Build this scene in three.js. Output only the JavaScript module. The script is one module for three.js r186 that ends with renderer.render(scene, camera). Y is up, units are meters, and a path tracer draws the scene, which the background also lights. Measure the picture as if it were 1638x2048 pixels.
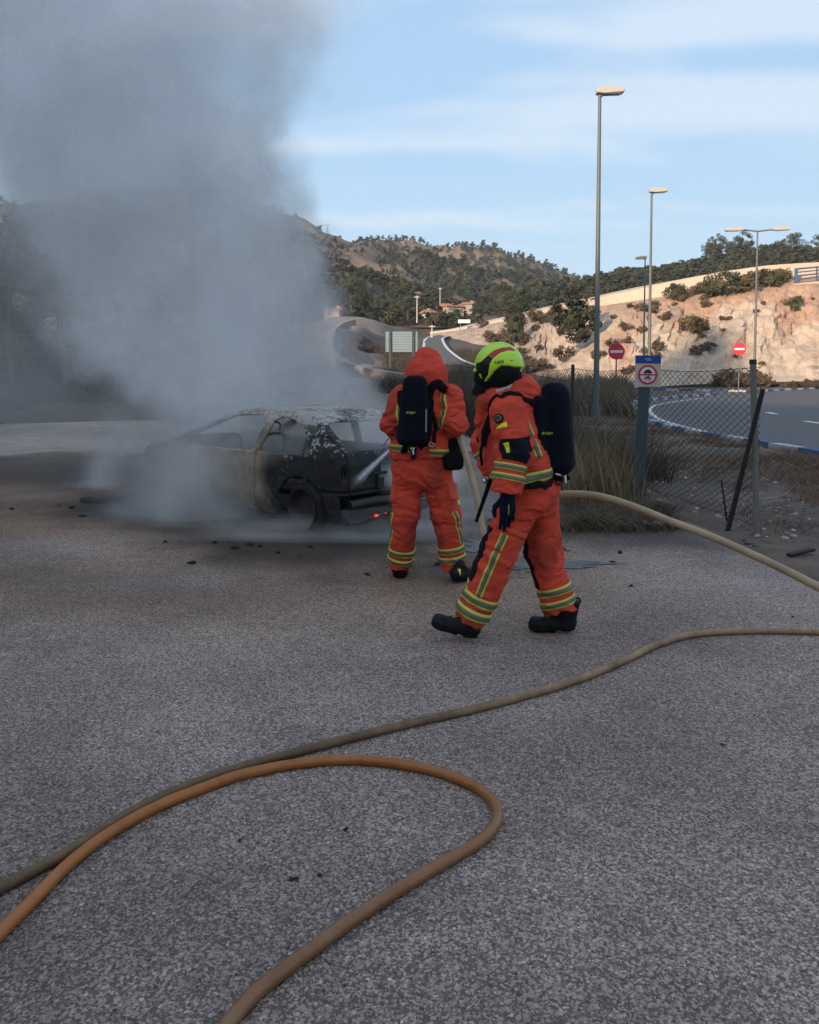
import * as THREE from 'three';
import { mergeGeometries } from 'three/addons/utils/BufferGeometryUtils.js';
import { FontLoader } from 'three/addons/loaders/FontLoader.js';

// ---------------------------------------------------------------- camera, sky, sun, exposure
const scene = new THREE.Scene();
const F = 1650, PITCH = THREE.MathUtils.degToRad(3), EYE = 1.65;
const camera = new THREE.PerspectiveCamera(2 * Math.atan(1024 / F) * 180 / Math.PI, 1638 / 2048, 0.1, 4000);
camera.position.set(0, EYE, 0);
camera.rotation.set(-PITCH, 0, 0);
camera.setViewOffset(1638, 2048, 0, 198, 1638, 2048);      // the photograph is a crop from the lower part of its frame
camera.updateProjectionMatrix();

const renderer = new THREE.WebGLRenderer({ antialias: true });
renderer.setSize(819, 1024);
renderer.toneMapping = THREE.LinearToneMapping;
renderer.toneMappingExposure = 1.25;
renderer.shadowMap.enabled = true;

const SUN = new THREE.Vector3(-0.55, 0.255, 0.80).normalize();
scene.fog = new THREE.FogExp2(new THREE.Color(.72, .84, 1.0), 0.00026);
const sun = new THREE.DirectionalLight(new THREE.Color(1.0, 0.78, 0.56), 5.0);
sun.name = 'sun'; sun.position.copy(SUN).multiplyScalar(400); sun.castShadow = true; sun.shadow.radius = 1.6;
Object.assign(sun.shadow.camera, { left: -200, right: 200, top: 200, bottom: -200, far: 1200 });
scene.add(sun, sun.target);

// ---------------------------------------------------------------- noise and helpers
function rng(seed) { let s = seed >>> 0; return () => { s = (s + 0x6d2b79f5) | 0; let t = Math.imul(s ^ (s >>> 15), 1 | s); t = (t + Math.imul(t ^ (t >>> 7), 61 | t)) ^ t; return ((t ^ (t >>> 14)) >>> 0) / 4294967296; }; }
const R0 = rng(7);
const PERM = new Uint8Array(512); { const p = [...Array(256).keys()]; for (let i = 255; i > 0; i--) { const j = Math.floor(R0() * (i + 1)); [p[i], p[j]] = [p[j], p[i]]; } for (let i = 0; i < 512; i++) PERM[i] = p[i & 255]; }
const fade = (t) => t * t * t * (t * (t * 6 - 15) + 10), mixf = (a, b, t) => a + (b - a) * t;
const gr = (h, x, y, z) => { const g = h & 15, u = g < 8 ? x : y, v = g < 4 ? y : g === 12 || g === 14 ? x : z; return ((g & 1) ? -u : u) + ((g & 2) ? -v : v); };
function noise(x, y, z = 0) {
  const fx = Math.floor(x), fy = Math.floor(y), fz = Math.floor(z), X = fx & 255, Y = fy & 255, Z = fz & 255; x -= fx; y -= fy; z -= fz;
  const u = fade(x), v = fade(y), w = fade(z), P = PERM, A = P[X] + Y, AA = P[A & 255] + Z, AB = P[(A + 1) & 255] + Z, B = P[X + 1] + Y, BA = P[B & 255] + Z, BB = P[(B + 1) & 255] + Z;
  return mixf(mixf(mixf(gr(P[AA], x, y, z), gr(P[BA], x - 1, y, z), u), mixf(gr(P[AB], x, y - 1, z), gr(P[BB], x - 1, y - 1, z), u), v),
    mixf(mixf(gr(P[AA + 1], x, y, z - 1), gr(P[BA + 1], x - 1, y, z - 1), u), mixf(gr(P[AB + 1], x, y - 1, z - 1), gr(P[BB + 1], x - 1, y - 1, z - 1), u), v), w);
}
function fbm(x, y, z = 0, o = 4) { let s = 0, a = 0.5; for (let i = 0; i < o; i++) { s += a * noise(x, y, z); x = x * 2.03 + 17.1; y = y * 2.03 + 5.7; z = z * 2.03 + 9.2; a *= 0.5; } return s; }
const clamp = (x, a = 0, b = 1) => Math.min(b, Math.max(a, x)), sstep = (a, b, x) => { const t = clamp((x - a) / (b - a)); return t * t * (3 - 2 * t); };
const V = (x, y, z) => new THREE.Vector3(x, y, z);
const lin = (r, g, b) => new THREE.Color().setRGB(r / 255, g / 255, b / 255, THREE.SRGBColorSpace);
// surveying helpers: the point seen at a pixel of the photograph, at a depth or on level ground
const SP = Math.sin(PITCH), CP = Math.cos(PITCH);
function W(px, py, d) { const u = (px - 819) / F, v = -(py - 826) / F, k = d / (CP + v * SP); return V(u * k, EYE + (v * CP - SP) * k, -d); }
function G(px, py, h = 0) { const u = (px - 819) / F, v = -(py - 826) / F, dy = v * CP - SP, k = (h - EYE) / dy; return V(u * k, h, -(CP + v * SP) * k); }

const taken = new Map();
function numbered(n) { const k = taken.get(n) || 0; taken.set(n, k + 1); return k ? `${n}_${String(k).padStart(3, '0')}` : n; }
function tag(o, label, category, group, kind) { if (label) o.userData.label = label; if (category) o.userData.category = category; if (group) o.userData.group = group; if (kind) o.userData.kind = kind; return o; }
function shadow(o) { o.traverse((c) => { if (c.isMesh) { c.castShadow = true; c.receiveShadow = true; } }); return o; }
function mk(name, geo, mat, parent = scene) { const m = new THREE.Mesh(geo, mat); m.name = parent === scene ? numbered(name) : sub(name, parent); m.castShadow = m.receiveShadow = true; parent.add(m); return m; }
function sub(name, parent) { let k = 0; for (const c of parent.children) if (c.name === name || c.name.startsWith(name + '_0')) k++; return k ? `${name}_${String(k).padStart(3, '0')}` : name; }
function thing(name, label, category, pos = V(0, 0, 0), group) { const g = new THREE.Group(); g.name = numbered(name); g.position.copy(pos); scene.add(g); return tag(g, label, category, group); }
function structure(name, geo, mat, label) { return tag(mk(name, geo, mat), label, null, null, 'structure'); }
function geo(pos, idx, col, uv) {
  const g = new THREE.BufferGeometry(); g.setAttribute('position', new THREE.BufferAttribute(new Float32Array(pos), 3)); if (idx) g.setIndex(idx);
  if (col) g.setAttribute('color', new THREE.BufferAttribute(new Float32Array(col), 3)); if (uv) g.setAttribute('uv', new THREE.BufferAttribute(new Float32Array(uv), 2));
  g.computeVertexNormals(); return g;
}
// a sheet of (nu+1) x (nv+1) points; fn(u, v) returns [position, colour, uv]
function sheet(nu, nv, fn, flip = false) {
  const pos = [], col = [], uv = [], idx = [];
  for (let j = 0; j <= nv; j++) for (let i = 0; i <= nu; i++) { const [p, c, t] = fn(i / nu, j / nv); pos.push(p.x, p.y, p.z); const cc = c || [1, 1, 1]; col.push(cc[0], cc[1], cc[2]); uv.push(...(t || [p.x / 3, p.z / 3])); }
  for (let j = 0; j < nv; j++) for (let i = 0; i < nu; i++) { const a = j * (nu + 1) + i, b = a + 1, c = a + nu + 1, d = c + 1; if (flip) idx.push(a, c, b, b, c, d); else idx.push(a, b, c, b, d, c); }
  return geo(pos, idx, col, uv);
}
function paint(g, c) { const n = g.attributes.position.count, a = new Float32Array(n * 3); for (let i = 0; i < n; i++) { a[i * 3] = c.r ?? c[0]; a[i * 3 + 1] = c.g ?? c[1]; a[i * 3 + 2] = c.b ?? c[2]; } g.setAttribute('color', new THREE.BufferAttribute(a, 3)); return g; }
function strip(g) { const h = g.index ? g.toNonIndexed() : g; for (const k of Object.keys(h.attributes)) if (!['position', 'normal', 'color'].includes(k)) h.deleteAttribute(k); return h; }
function merge(list) { return mergeGeometries(list.map(strip)); }
function boxAt(w, h, d, x = 0, y = 0, z = 0, ry = 0) { const g = new THREE.BoxGeometry(w, h, d); if (ry) g.rotateY(ry); g.translate(x, y, z); return g; }
function rodGeo(a, b, r0, r1 = r0, n = 10) { const d = b.clone().sub(a), g = new THREE.CylinderGeometry(r1, r0, d.length(), n); g.translate(0, d.length() / 2, 0); g.applyQuaternion(new THREE.Quaternion().setFromUnitVectors(V(0, 1, 0), d.clone().normalize())); g.translate(a.x, a.y, a.z); return g; }
function curve(pts, k = 0.5) { return new THREE.CatmullRomCurve3(pts, false, 'catmullrom', k); }
function lerpPts(list, t) { const n = list.length - 1, i = Math.min(n - 1, Math.floor(t * n)), f = t * n - i; return list[i].clone().lerp(list[i + 1], f); }

// ---------------------------------------------------------------- sky
{
  const W2 = 1024, H2 = 512, data = new Float32Array(W2 * H2 * 4);
  const stops = [[-90, .20, .18, .16], [-2, .34, .34, .34], [0, .58, .70, .77], [4, .53, .69, .81], [9, .43, .62, .79], [16, .35, .545, .77], [26, .315, .49, .73], [45, .29, .42, .60], [90, .25, .35, .49]];
  const base = (e) => { let i = 0; while (i < stops.length - 2 && e > stops[i + 1][0]) i++; const a = stops[i], b = stops[i + 1], t = clamp((e - a[0]) / (b[0] - a[0])); return [1, 2, 3].map((k) => mixf(a[k], b[k], t)); };
  const d = V(0, 0, 0);
  for (let y = 0; y < H2; y++) for (let x = 0; x < W2; x++) {
    const el = ((y + 0.5) / H2 - 0.5) * Math.PI, az = ((x + 0.5) / W2 - 0.5) * 2 * Math.PI, e = el * 180 / Math.PI;
    d.set(Math.cos(az) * Math.cos(el), Math.sin(el), Math.sin(az) * Math.cos(el));
    const c = base(e);
    if (e > 0) {
      const q = 1 / (d.y + 0.10), cx = d.x * q, cz = d.z * q;                       // a flat layer of thin high cloud
      const w = fbm(cx * 0.5 + 3, cz * 0.9, 1.5, 3) * 0.9;
      const s = fbm(cx * 0.62 + w + 7.3, cz * 2.6 + w * 0.8 - 0.10 * cx, 4.2, 5), wide = fbm(cx * 0.35, cz * 0.5, 9.1, 3);
      let k = sstep(-0.04, 0.34, s + wide * 0.6) * 0.74 * sstep(0, 4, e) + 0.07;
      const toSun = clamp(d.dot(SUN)); const warm = Math.pow(toSun, 2) * 0.30;
      const cl = [0.66, 0.73, 0.81];
      for (let i = 0; i < 3; i++) c[i] = mixf(c[i], cl[i], k * 0.80) + warm * [1, .72, .42][i];
    }
    const o = (y * W2 + x) * 4; data[o] = c[0]; data[o + 1] = c[1]; data[o + 2] = c[2]; data[o + 3] = 1;
  }
  const t = new THREE.DataTexture(data, W2, H2, THREE.RGBAFormat, THREE.FloatType);
  t.mapping = THREE.EquirectangularReflectionMapping; t.magFilter = THREE.LinearFilter; t.needsUpdate = true;
  scene.background = t; scene.environment = t;
}

// ---------------------------------------------------------------- textures
function tex(data, w, h, srgb, ch = 4) { const t = new THREE.DataTexture(data, w, h); t.wrapS = t.wrapT = THREE.RepeatWrapping; t.magFilter = THREE.LinearFilter; t.minFilter = THREE.LinearMipmapLinearFilter; if (srgb) t.colorSpace = THREE.SRGBColorSpace; t.needsUpdate = true; return t; }
const toS = (x) => { x = clamp(x); return 255 * (x <= 0.0031308 ? 12.92 * x : 1.055 * Math.pow(x, 1 / 2.4) - 0.055); };
// worn chip-seal asphalt: thousands of stone chips in a dark binder, 2.4 m to a tile
let asphaltMap, asphaltBump;
{
  const N = 2048, alb = new Float32Array(N * N), hgt = new Float32Array(N * N), r = rng(21);
  for (let i = 0; i < N * N; i++) { alb[i] = 0.055 + r() * 0.04; hgt[i] = 0.1 + r() * 0.1; }
  const stone = (cx, cy, a, b, th, v, hh) => {
    const c = Math.cos(th), s = Math.sin(th), m = Math.ceil(Math.max(a, b)) + 1, pw = 2 + 1.5 * r();
    for (let dy = -m; dy <= m; dy++) for (let dx = -m; dx <= m; dx++) {
      const u = Math.abs(dx * c + dy * s) / a, w = Math.abs(dy * c - dx * s) / b, q = Math.pow(u, pw) + Math.pow(w, pw);
      if (q < 1) { const o = ((cy + dy + N) % N) * N + ((cx + dx + N) % N); alb[o] = v * (0.94 + r() * 0.12) * (0.86 + 0.14 * (1 - q)); hgt[o] = hh * (1 - 0.55 * q); }
    }
  };
  const wrap = (x, y, f, z) => { const u = x / N, v = y / N, n = (a, b) => fbm(a * f, b * f, z, 3); return mixf(mixf(n(u, v), n(u - 1, v), u), mixf(n(u, v - 1), n(u - 1, v - 1), u), v); };
  const cl = new Float32Array(256 * 256), cl2 = new Float32Array(256 * 256); for (let y = 0; y < 256; y++) for (let x = 0; x < 256; x++) { cl[y * 256 + x] = wrap(x * 8, y * 8, 120, 2.2) * 1.2; cl2[y * 256 + x] = wrap(x * 8, y * 8, 13, 6.1); }
  for (let i = 0; i < 175000; i++) {
    const x = Math.floor(r() * N), y = Math.floor(r() * N), o = (y >> 3) * 256 + (x >> 3), q = cl[o] * .5 + cl2[o] * .4;
    const s = 2.2 + 4.3 * Math.pow(r(), 2.0), g = (r() + r() + r()) / 3, k = r(), v = Math.max(.03, 0.05 + 0.33 * g + q * 0.17) * (k > .985 ? 1.5 : k < .16 ? .38 : 1);
    stone(x, y, s, s * (0.45 + 0.5 * r()), r() * 3.14, v, k < .13 ? .1 : 0.4 + 0.6 * r());
  }
  const A = new Uint8Array(N * N * 4), B = new Uint8Array(N * N);
  for (let y = 0; y < N; y++) for (let x = 0; x < N; x++) {
    const i = y * N + x, tint = alb[i], w = r() * 0.02;
    A[i * 4] = toS(tint * 1.02 + w * 0.2); A[i * 4 + 1] = toS(tint * 0.985); A[i * 4 + 2] = toS(tint * 0.97); A[i * 4 + 3] = 255; B[i] = hgt[i] * 255;
  }
  asphaltMap = tex(A, N, N, true);
  const B4 = new Uint8Array(N * N * 4); for (let i = 0; i < N * N; i++) { B4[i * 4] = B4[i * 4 + 1] = B4[i * 4 + 2] = B[i]; B4[i * 4 + 3] = 255; } asphaltBump = tex(B4, N, N, false);
}
// soil: tileable mottled grain, multiplied by vertex colours
let soilMap;
{
  const N = 1024, A = new Uint8Array(N * N * 4), r = rng(5), h = new Float32Array(N * N);
  const tile = (x, y, f) => { const u = x / N, v = y / N; const n = (a, b) => fbm(a * f, b * f, 3.3, 5); return mixf(mixf(n(u, v), n(u - 1, v), u), mixf(n(u, v - 1), n(u - 1, v - 1), u), v); };
  for (let y = 0; y < N; y++) for (let x = 0; x < N; x++) h[y * N + x] = 0.74 + tile(x, y, 9) * 0.62 + (r() - 0.5) * 0.16;
  for (let k = 0; k < 5200; k++) { const cx = Math.floor(r() * N), cy = Math.floor(r() * N), a = 1 + 3.2 * Math.pow(r(), 3), v = 0.45 + r() * 0.7; for (let dy = -5; dy <= 5; dy++) for (let dx = -5; dx <= 5; dx++) if (dx * dx + dy * dy < a * a) h[((cy + dy + N) % N) * N + (cx + dx + N) % N] = v; }
  for (let i = 0; i < N * N; i++) { const v = toS(clamp(h[i])); A[i * 4] = A[i * 4 + 1] = A[i * 4 + 2] = v; A[i * 4 + 3] = 255; }
  soilMap = tex(A, N, N, true);
}
const M = {};
M.asphalt = new THREE.MeshStandardMaterial({ map: asphaltMap, bumpMap: asphaltBump, bumpScale: 0.006, roughness: 0.9, vertexColors: true });
M.soil = new THREE.MeshStandardMaterial({ map: soilMap, bumpMap: soilMap, bumpScale: 0.02, roughness: 1, vertexColors: true });
M.rock = new THREE.MeshStandardMaterial({ map: soilMap, bumpMap: soilMap, bumpScale: 0.05, roughness: 1, vertexColors: true });
const std = (c, roughness = 0.8, extra = {}) => new THREE.MeshStandardMaterial({ color: c, roughness, ...extra });
M.vc = new THREE.MeshStandardMaterial({ vertexColors: true, roughness: 0.95 });
M.vcTwo = new THREE.MeshStandardMaterial({ vertexColors: true, roughness: 0.95, side: THREE.DoubleSide });
M.galv = std(lin(118, 124, 128), 0.5, { metalness: 0.5 });
M.galvDark = std(lin(70, 78, 84), 0.55, { metalness: 0.3 });
M.white = std(new THREE.Color(0.62, 0.6, 0.57), 0.6);

// ---------------------------------------------------------------- the land
// far ground out to the horizon
structure('ground', sheet(40, 40, (u, v) => { const r = 2600 * Math.pow(v, 2.2), a = u * Math.PI * 2, x = r * Math.cos(a), z = r * Math.sin(a), n = fbm(x * 0.01, z * 0.01) * 0.5; return [V(x, -0.08, z), [.2 + n * .1, .16 + n * .07, .115 + n * .05], [x / 5, z / 5]]; }, true), M.soil);

// the asphalt yard, worn and sooty round the fire
const CAR = W(655, 1045, 8.0);
function yardTint(x, d) {
  const n = fbm(x * 0.5, d * 0.5, 2.2, 4), n2 = fbm(x * 1.7, d * 1.7, 7.7, 3), n3 = fbm(x * 0.22 + 5, d * 0.33, 1.1, 3);
  let c = [1.72, 1.42, 1.26].map((k) => k * (0.97 + n * 0.62 + n2 * 0.36));
  const far = sstep(4.2, 6.5, d), dust = sstep(-0.22, 0.15, n3 + 0.12) * far * sstep(2.6, 0.6, x);               // brown dust towards the car
  c = [mixf(c[0], c[0] * .98, dust), mixf(c[1], c[1] * .83, dust), mixf(c[2], c[2] * 0.66, dust)];
  const brown = sstep(0.05, 0.35, fbm(x * 0.9 + 2, d * 0.7, 3.3, 3)) * sstep(1, -3, x) * 0.6;               // rusty wash on the left
  c = [c[0] * (1 - brown * .20), c[1] * (1 - brown * .27), c[2] * (1 - brown * .32)];
  // soot and water under and about the car
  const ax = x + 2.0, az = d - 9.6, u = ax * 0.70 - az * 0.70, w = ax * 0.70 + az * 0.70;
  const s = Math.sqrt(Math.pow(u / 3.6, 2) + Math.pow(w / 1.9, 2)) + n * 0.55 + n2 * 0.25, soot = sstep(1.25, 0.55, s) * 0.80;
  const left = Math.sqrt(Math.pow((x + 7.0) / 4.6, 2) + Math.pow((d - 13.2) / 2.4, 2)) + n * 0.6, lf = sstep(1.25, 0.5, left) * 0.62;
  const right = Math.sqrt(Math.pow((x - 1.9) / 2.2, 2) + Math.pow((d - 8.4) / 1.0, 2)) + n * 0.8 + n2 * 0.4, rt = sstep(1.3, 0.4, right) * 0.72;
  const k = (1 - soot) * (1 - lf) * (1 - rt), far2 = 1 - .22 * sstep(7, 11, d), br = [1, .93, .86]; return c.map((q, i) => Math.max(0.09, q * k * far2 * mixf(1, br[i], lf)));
}
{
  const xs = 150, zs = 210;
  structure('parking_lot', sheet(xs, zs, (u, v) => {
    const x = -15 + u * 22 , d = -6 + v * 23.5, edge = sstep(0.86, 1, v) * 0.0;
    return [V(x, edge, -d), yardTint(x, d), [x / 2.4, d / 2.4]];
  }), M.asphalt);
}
// pale dirt apron beyond the asphalt
structure('dirt_track', sheet(90, 70, (u, v) => {
  const d = 15.6 + v * 24, x = -13 - v * 1.5 + u * 18, n = fbm(x * .4, d * .3, 5, 4), e = fbm(x * 1.2, 1, 0, 3) * 1.2 + fbm(x * .25, 3, 0, 2) * 2;
  const y = mixf(-0.03, 0.02, sstep(15.8, 17.0, d + e));
  const k = 0.86 + n * 0.5, rut = 1 - 0.16 * sstep(0.55, 0.9, Math.sin(x * 1.1 + d * .1));
  return [V(x, y, -d), [.52 * k * rut, .42 * k * rut, .355 * k * rut], [x / 3, d / 3]];
}), M.soil);

// surveyed mid ground that climbs behind the yard
const CTRL = [[-900, 760, 30], [300, 800, 40], [500, 790, 42], [640, 762, 45], [590, 722, 62], [620, 652, 105], [560, 640, 120], [750, 786, 40], [805, 769, 45], [728, 755, 48], [681, 737, 53], [657, 717, 60], [657, 686, 72], [674, 659, 88], [700, 652, 95], [830, 752, 55], [932, 729, 65], [905, 708, 80], [891, 682, 110], [844, 688, 104], [870, 674, 125], [950, 748, 60], [920, 694, 112], [770, 728, 66], [735, 702, 80], [770, 668, 110], [1000, 762, 70], [1100, 764, 75], [1300, 772, 66], [1000, 700, 115], [1200, 700, 130], [700, 640, 150], [850, 655, 170], [1000, 640, 190], [400, 640, 120], [200, 650, 110], [0, 660, 100], [-300, 660, 100], [640, 797, 36], [800, 800, 36], [900, 790, 36], [500, 800, 36], [1000, 784, 44]].map(([px, py, d]) => { const p = W(px, py, d); return [(px - 819) / F, Math.log(d), p.y]; });
function midH(x, d) {
  const u = x / d, l = Math.log(Math.max(d, 5)); let s = 1e-9, h = 0;
  for (const [cu, cl, y] of CTRL) { const q = ((u - cu) / 0.045) ** 2 + ((l - cl) / 0.16) ** 2, w = 1 / Math.pow(q + 0.08, 2.2); s += w; h += w * y; }
  return (h / s) * sstep(23, 38, d) - 0.05;
}
const ROADL = [[838, 712, 82], [842, 700, 92], [844, 690, 104], [846, 683, 112], [856, 677, 124], [880, 672, 140]].map((a) => W(...a)), ROADR = [[960, 738, 62], [932, 727, 66], [912, 713, 76], [900, 702, 86], [892, 690, 100], [890, 680, 114], [905, 674, 140]].map((a) => W(...a));
const byD = (E, d, f) => { if (d <= -E[0].z) return f(E[0]); for (let i = 0; i < E.length - 1; i++) { const a = -E[i].z, c = -E[i + 1].z; if (d <= c) return mixf(f(E[i]), f(E[i + 1]), (d - a) / (c - a)); } return f(E[E.length - 1]); };
const scrX = (p) => 819 + F * p.x / -p.z;
function underRoad(px, d, y) { if (d < 60 || d > 150) return y; const l = byD(ROADL, d, scrX), r = byD(ROADR, d, scrX), h = byD(ROADR, d, (p) => p.y), out = Math.max(l - px, px - r, 0) * d / F; return mixf(h - .1, y, sstep(1.2, 7, out)); }
structure('hillside', sheet(260, 170, (u, v) => {
  const d = 23 * Math.pow(170 / 23, v), px = -500 + u * 1620, x = (px - 819) / F * d, n = fbm(x * .25, d * .12, 8, 4), m = fbm(x * .06, d * .04, 2, 3), y0 = midH(x, d) + n * 0.25 * sstep(30, 50, d), y = underRoad(px, d, y0);
  const pale = sstep(770 + m * 60, 715 + m * 60, px + Math.max(0, (d - 60)) * -0.4) * sstep(-60, 60, px - 330), k = .9 + n * .5;
  const c = [mixf(.13, .33, pale) * k, mixf(.10, .265, pale) * k, mixf(.075, .235, pale) * k];
  return [V(x, y, -d), c, [x / 4, d / 4]];
}), M.soil);
// kerb wall of the lane that climbs on the left
const LANE = [[840, 767, 43], [805, 762, 45], [765, 756, 46.5], [728, 748, 48], [700, 739, 50.5], [681, 730, 53], [668, 720, 56.5], [660, 709, 60], [658, 695, 66], [662, 679, 73], [669, 664, 81], [680, 655, 88], [692, 650, 93], [708, 646, 97]].map((a) => W(...a));
function ribbonWall(pts, w, h, n, lift = 0) {   // a low wall of rectangular section along a path
  const c = curve(pts), pos = [], idx = []; let prev;
  for (let i = 0; i <= n; i++) { const p = c.getPoint(i / n), t = c.getTangent(i / n), s = V(-t.z, 0, t.x).normalize().multiplyScalar(w / 2); for (const [k, y] of [[-1, -0.5], [-1, h], [1, h], [1, -0.5]]) pos.push(p.x + s.x * k, p.y + y + lift, p.z + s.z * k); }
  for (let i = 0; i < n; i++) for (let k = 0; k < 4; k++) { const a = i * 4 + k, b = i * 4 + (k + 1) % 4, c2 = a + 4, d = b + 4; idx.push(a, b, c2, b, d, c2); }
  idx.push(0, 2, 1, 0, 3, 2); const e = n * 4; idx.push(e, e + 1, e + 2, e, e + 2, e + 3);
  const g = geo(pos, idx).toNonIndexed(); g.computeVertexNormals(); return g;
}
tag(mk('parapet_wall', ribbonWall(LANE, 0.5, 0.42, 60), std(new THREE.Color(.26, .225, .2), 0.95)), 'low concrete parapet curving up the pale lane behind the smoke', 'wall');
function ribbonRoad(L, Rr, n, lift, c) { return sheet(3, n, (u, v) => { const a = curve(L).getPoint(v), b = curve(Rr).getPoint(v), p = a.lerp(b, u); const k = .85 + fbm(p.x, p.z, 1) * .4; p.y += lift; return [p, c.map((q) => q * k), [p.x / 3, p.z / 3]]; }); }
structure('road', ribbonRoad([W(846, 735, 66), ...ROADL], [W(985, 740, 61), ...ROADR.slice(1)], 40, 0.25, [.15, .145, .15]), M.soil);
M.paint = std(new THREE.Color(.62, .62, .6), 0.7);
for (const [E, s] of [[ROADL, 1], [ROADR, -1]]) {
  structure('road_marking', sheet(1, 30, (u, v) => { const p = curve(E).getPoint(v); p.x += s * (0.15 + u * 0.28); p.y += 0.29; return [p]; }), M.paint);
}
// slope of scrub at the left, behind the smoke
structure('slope', sheet(60, 40, (u, v) => {
  const z = -4 - u * 46, e = v * 26, x0 = -11.3 - 0.9 * sstep(20, 36, -z) + fbm(z * .3, 1, 0) * .6, x = x0 - e, y = -0.06 + e * 0.36 * sstep(0, 3, e) + fbm(x * .3, z * .3, 3) * .8 * sstep(0, 2, e), n = fbm(x * .5, z * .5, 6);
  return [V(x, y, z), [.050 + n * .04, .046 + n * .035, .038 + n * .03]];
}), M.soil);

// ---- roundabout road on the right, kerbs and verge
const gp = (l) => l.map(([x, y]) => G(x, y));
const KN = gp([[1790, 950], [1710, 932], [1638, 916], [1551, 901], [1478, 888], [1405, 875], [1350, 863], [1300, 848], [1268, 838], [1254, 828], [1252, 819], [1262, 811], [1280, 805.5], [1332, 799], [1383, 794], [1430, 790.8]]);
const KF = gp([[1215, 778], [1262, 779.5], [1303, 780.5], [1405, 783], [1504, 784], [1570, 781], [1638, 778], [1730, 774]]);
const KIN = gp([[1790, 938], [1710, 920], [1638, 905], [1551, 890], [1478, 878], [1405, 864], [1350, 851], [1312, 838], [1297, 826], [1296, 819], [1308, 811], [1350, 803.5], [1401, 797]]);
const roadPoly = [...KN.map((p) => [p.x, p.z]), ...KF.slice().reverse().map((p) => [p.x, p.z]).filter((p, i) => i < 6)];
roadPoly.length = 0;
for (const p of curve(KN).getPoints(90)) roadPoly.push([p.x, p.z]);
for (const p of curve(KF.slice(1)).getPoints(30)) roadPoly.push([p.x, p.z]);      // nose end joins the far kerb's start
roadPoly.push([55, -60], [40, -12]);
function polyD(P, x, y) { let d = 1e9, s = 1; for (let i = 0, j = P.length - 1; i < P.length; j = i++) { const ex = P[j][0] - P[i][0], ey = P[j][1] - P[i][1], wx = x - P[i][0], wy = y - P[i][1], t = clamp((wx * ex + wy * ey) / (ex * ex + ey * ey || 1e-9)), bx = wx - ex * t, by = wy - ey * t; d = Math.min(d, bx * bx + by * by); const c1 = y >= P[i][1], c2 = y < P[j][1], c3 = ex * wy > ey * wx; if ((c1 && c2 && c3) || (!c1 && !c2 && !c3)) s = -s; } return s * Math.sqrt(d); }
const FENCE = [[3.62, 4.0], [3.40, 8.05], [3.06, 11], [2.74, 14], [2.4, 17], [2.05, 20.5], [1.85, 24], [1.75, 30], [1.9, 40]];   // x, depth of the fence line
const fenceX = (d) => { for (let i = 0; i < FENCE.length - 1; i++) if (d <= FENCE[i + 1][1]) { const t = (d - FENCE[i][1]) / (FENCE[i + 1][1] - FENCE[i][1]); return mixf(FENCE[i][0], FENCE[i + 1][0], t); } return FENCE[FENCE.length - 1][0]; };
function vergeH(x, d) {
  const q = polyD(roadPoly, x, -d), f = x - fenceX(d) + 0.25 - fbm(d * 1.1, 4, 0) * .35;
  const n = fbm(x * .6, d * .6, 4, 4), near = sstep(30, 12, d);
  const bump = (0.03 + 0.10 * sstep(1.2, 3.0, f) * sstep(4.5, 2.5, q * .5) + n * 0.16 * near + 0.02) * sstep(0.0, 1.3, q) * sstep(-0.2, 1.0, f);
  return bump + mixf(-0.09, 0.03, sstep(-.15, .12, q) * sstep(-.35, .1, f));
}
{
  const pos = [], col = [], uv = [], idx = [], nu = 150, nv = 190;
  for (let j = 0; j <= nv; j++) for (let i = 0; i <= nu; i++) {
    const d = 5 * Math.pow(70 / 5, j / nv), x = 0.6 + Math.pow(i / nu, 1.25) * (6 + d * 0.62), y = vergeH(x, d), n = fbm(x * .8, d * .8, 9, 4), red = sstep(-.15, .3, fbm(x * .35, d * .5, 3, 3) + .06), k = .85 + n * .8;
    pos.push(x, y, -d); uv.push(x / 2, d / 2); const gravel = sstep(.9, .1, x - fenceX(d) - 1.2) * sstep(16, 8, d);
    const c = [mixf(.20, .15, red), mixf(.155, .085, red), mixf(.125, .06, red)].map((q, m) => mixf(q, [.20, .155, .125][m], gravel * .7) * k); col.push(...c);
  }
  for (let j = 0; j < nv; j++) for (let i = 0; i < nu; i++) { const a = j * (nu + 1) + i, b = a + 1, c = a + nu + 1; idx.push(a, b, c, b, c + 1, c); }
  structure('verge', geo(pos, idx, col, uv), M.soil);
  const sh = new THREE.Shape(roadPoly.map(([x, z]) => new THREE.Vector2(x, -z))), rg = new THREE.ShapeGeometry(sh); rg.rotateX(-Math.PI / 2); rg.translate(0, 0.012, 0);
  const n = rg.attributes.position.count, u2 = new Float32Array(n * 2); for (let i = 0; i < n; i++) { u2[i * 2] = rg.attributes.position.getX(i) / 2.4; u2[i * 2 + 1] = rg.attributes.position.getZ(i) / 2.4; } rg.setAttribute('uv', new THREE.BufferAttribute(u2, 2));
  structure('road', rg, new THREE.MeshStandardMaterial({ map: asphaltMap, color: new THREE.Color(.52, .52, .56), roughness: .8 }));
}
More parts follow.
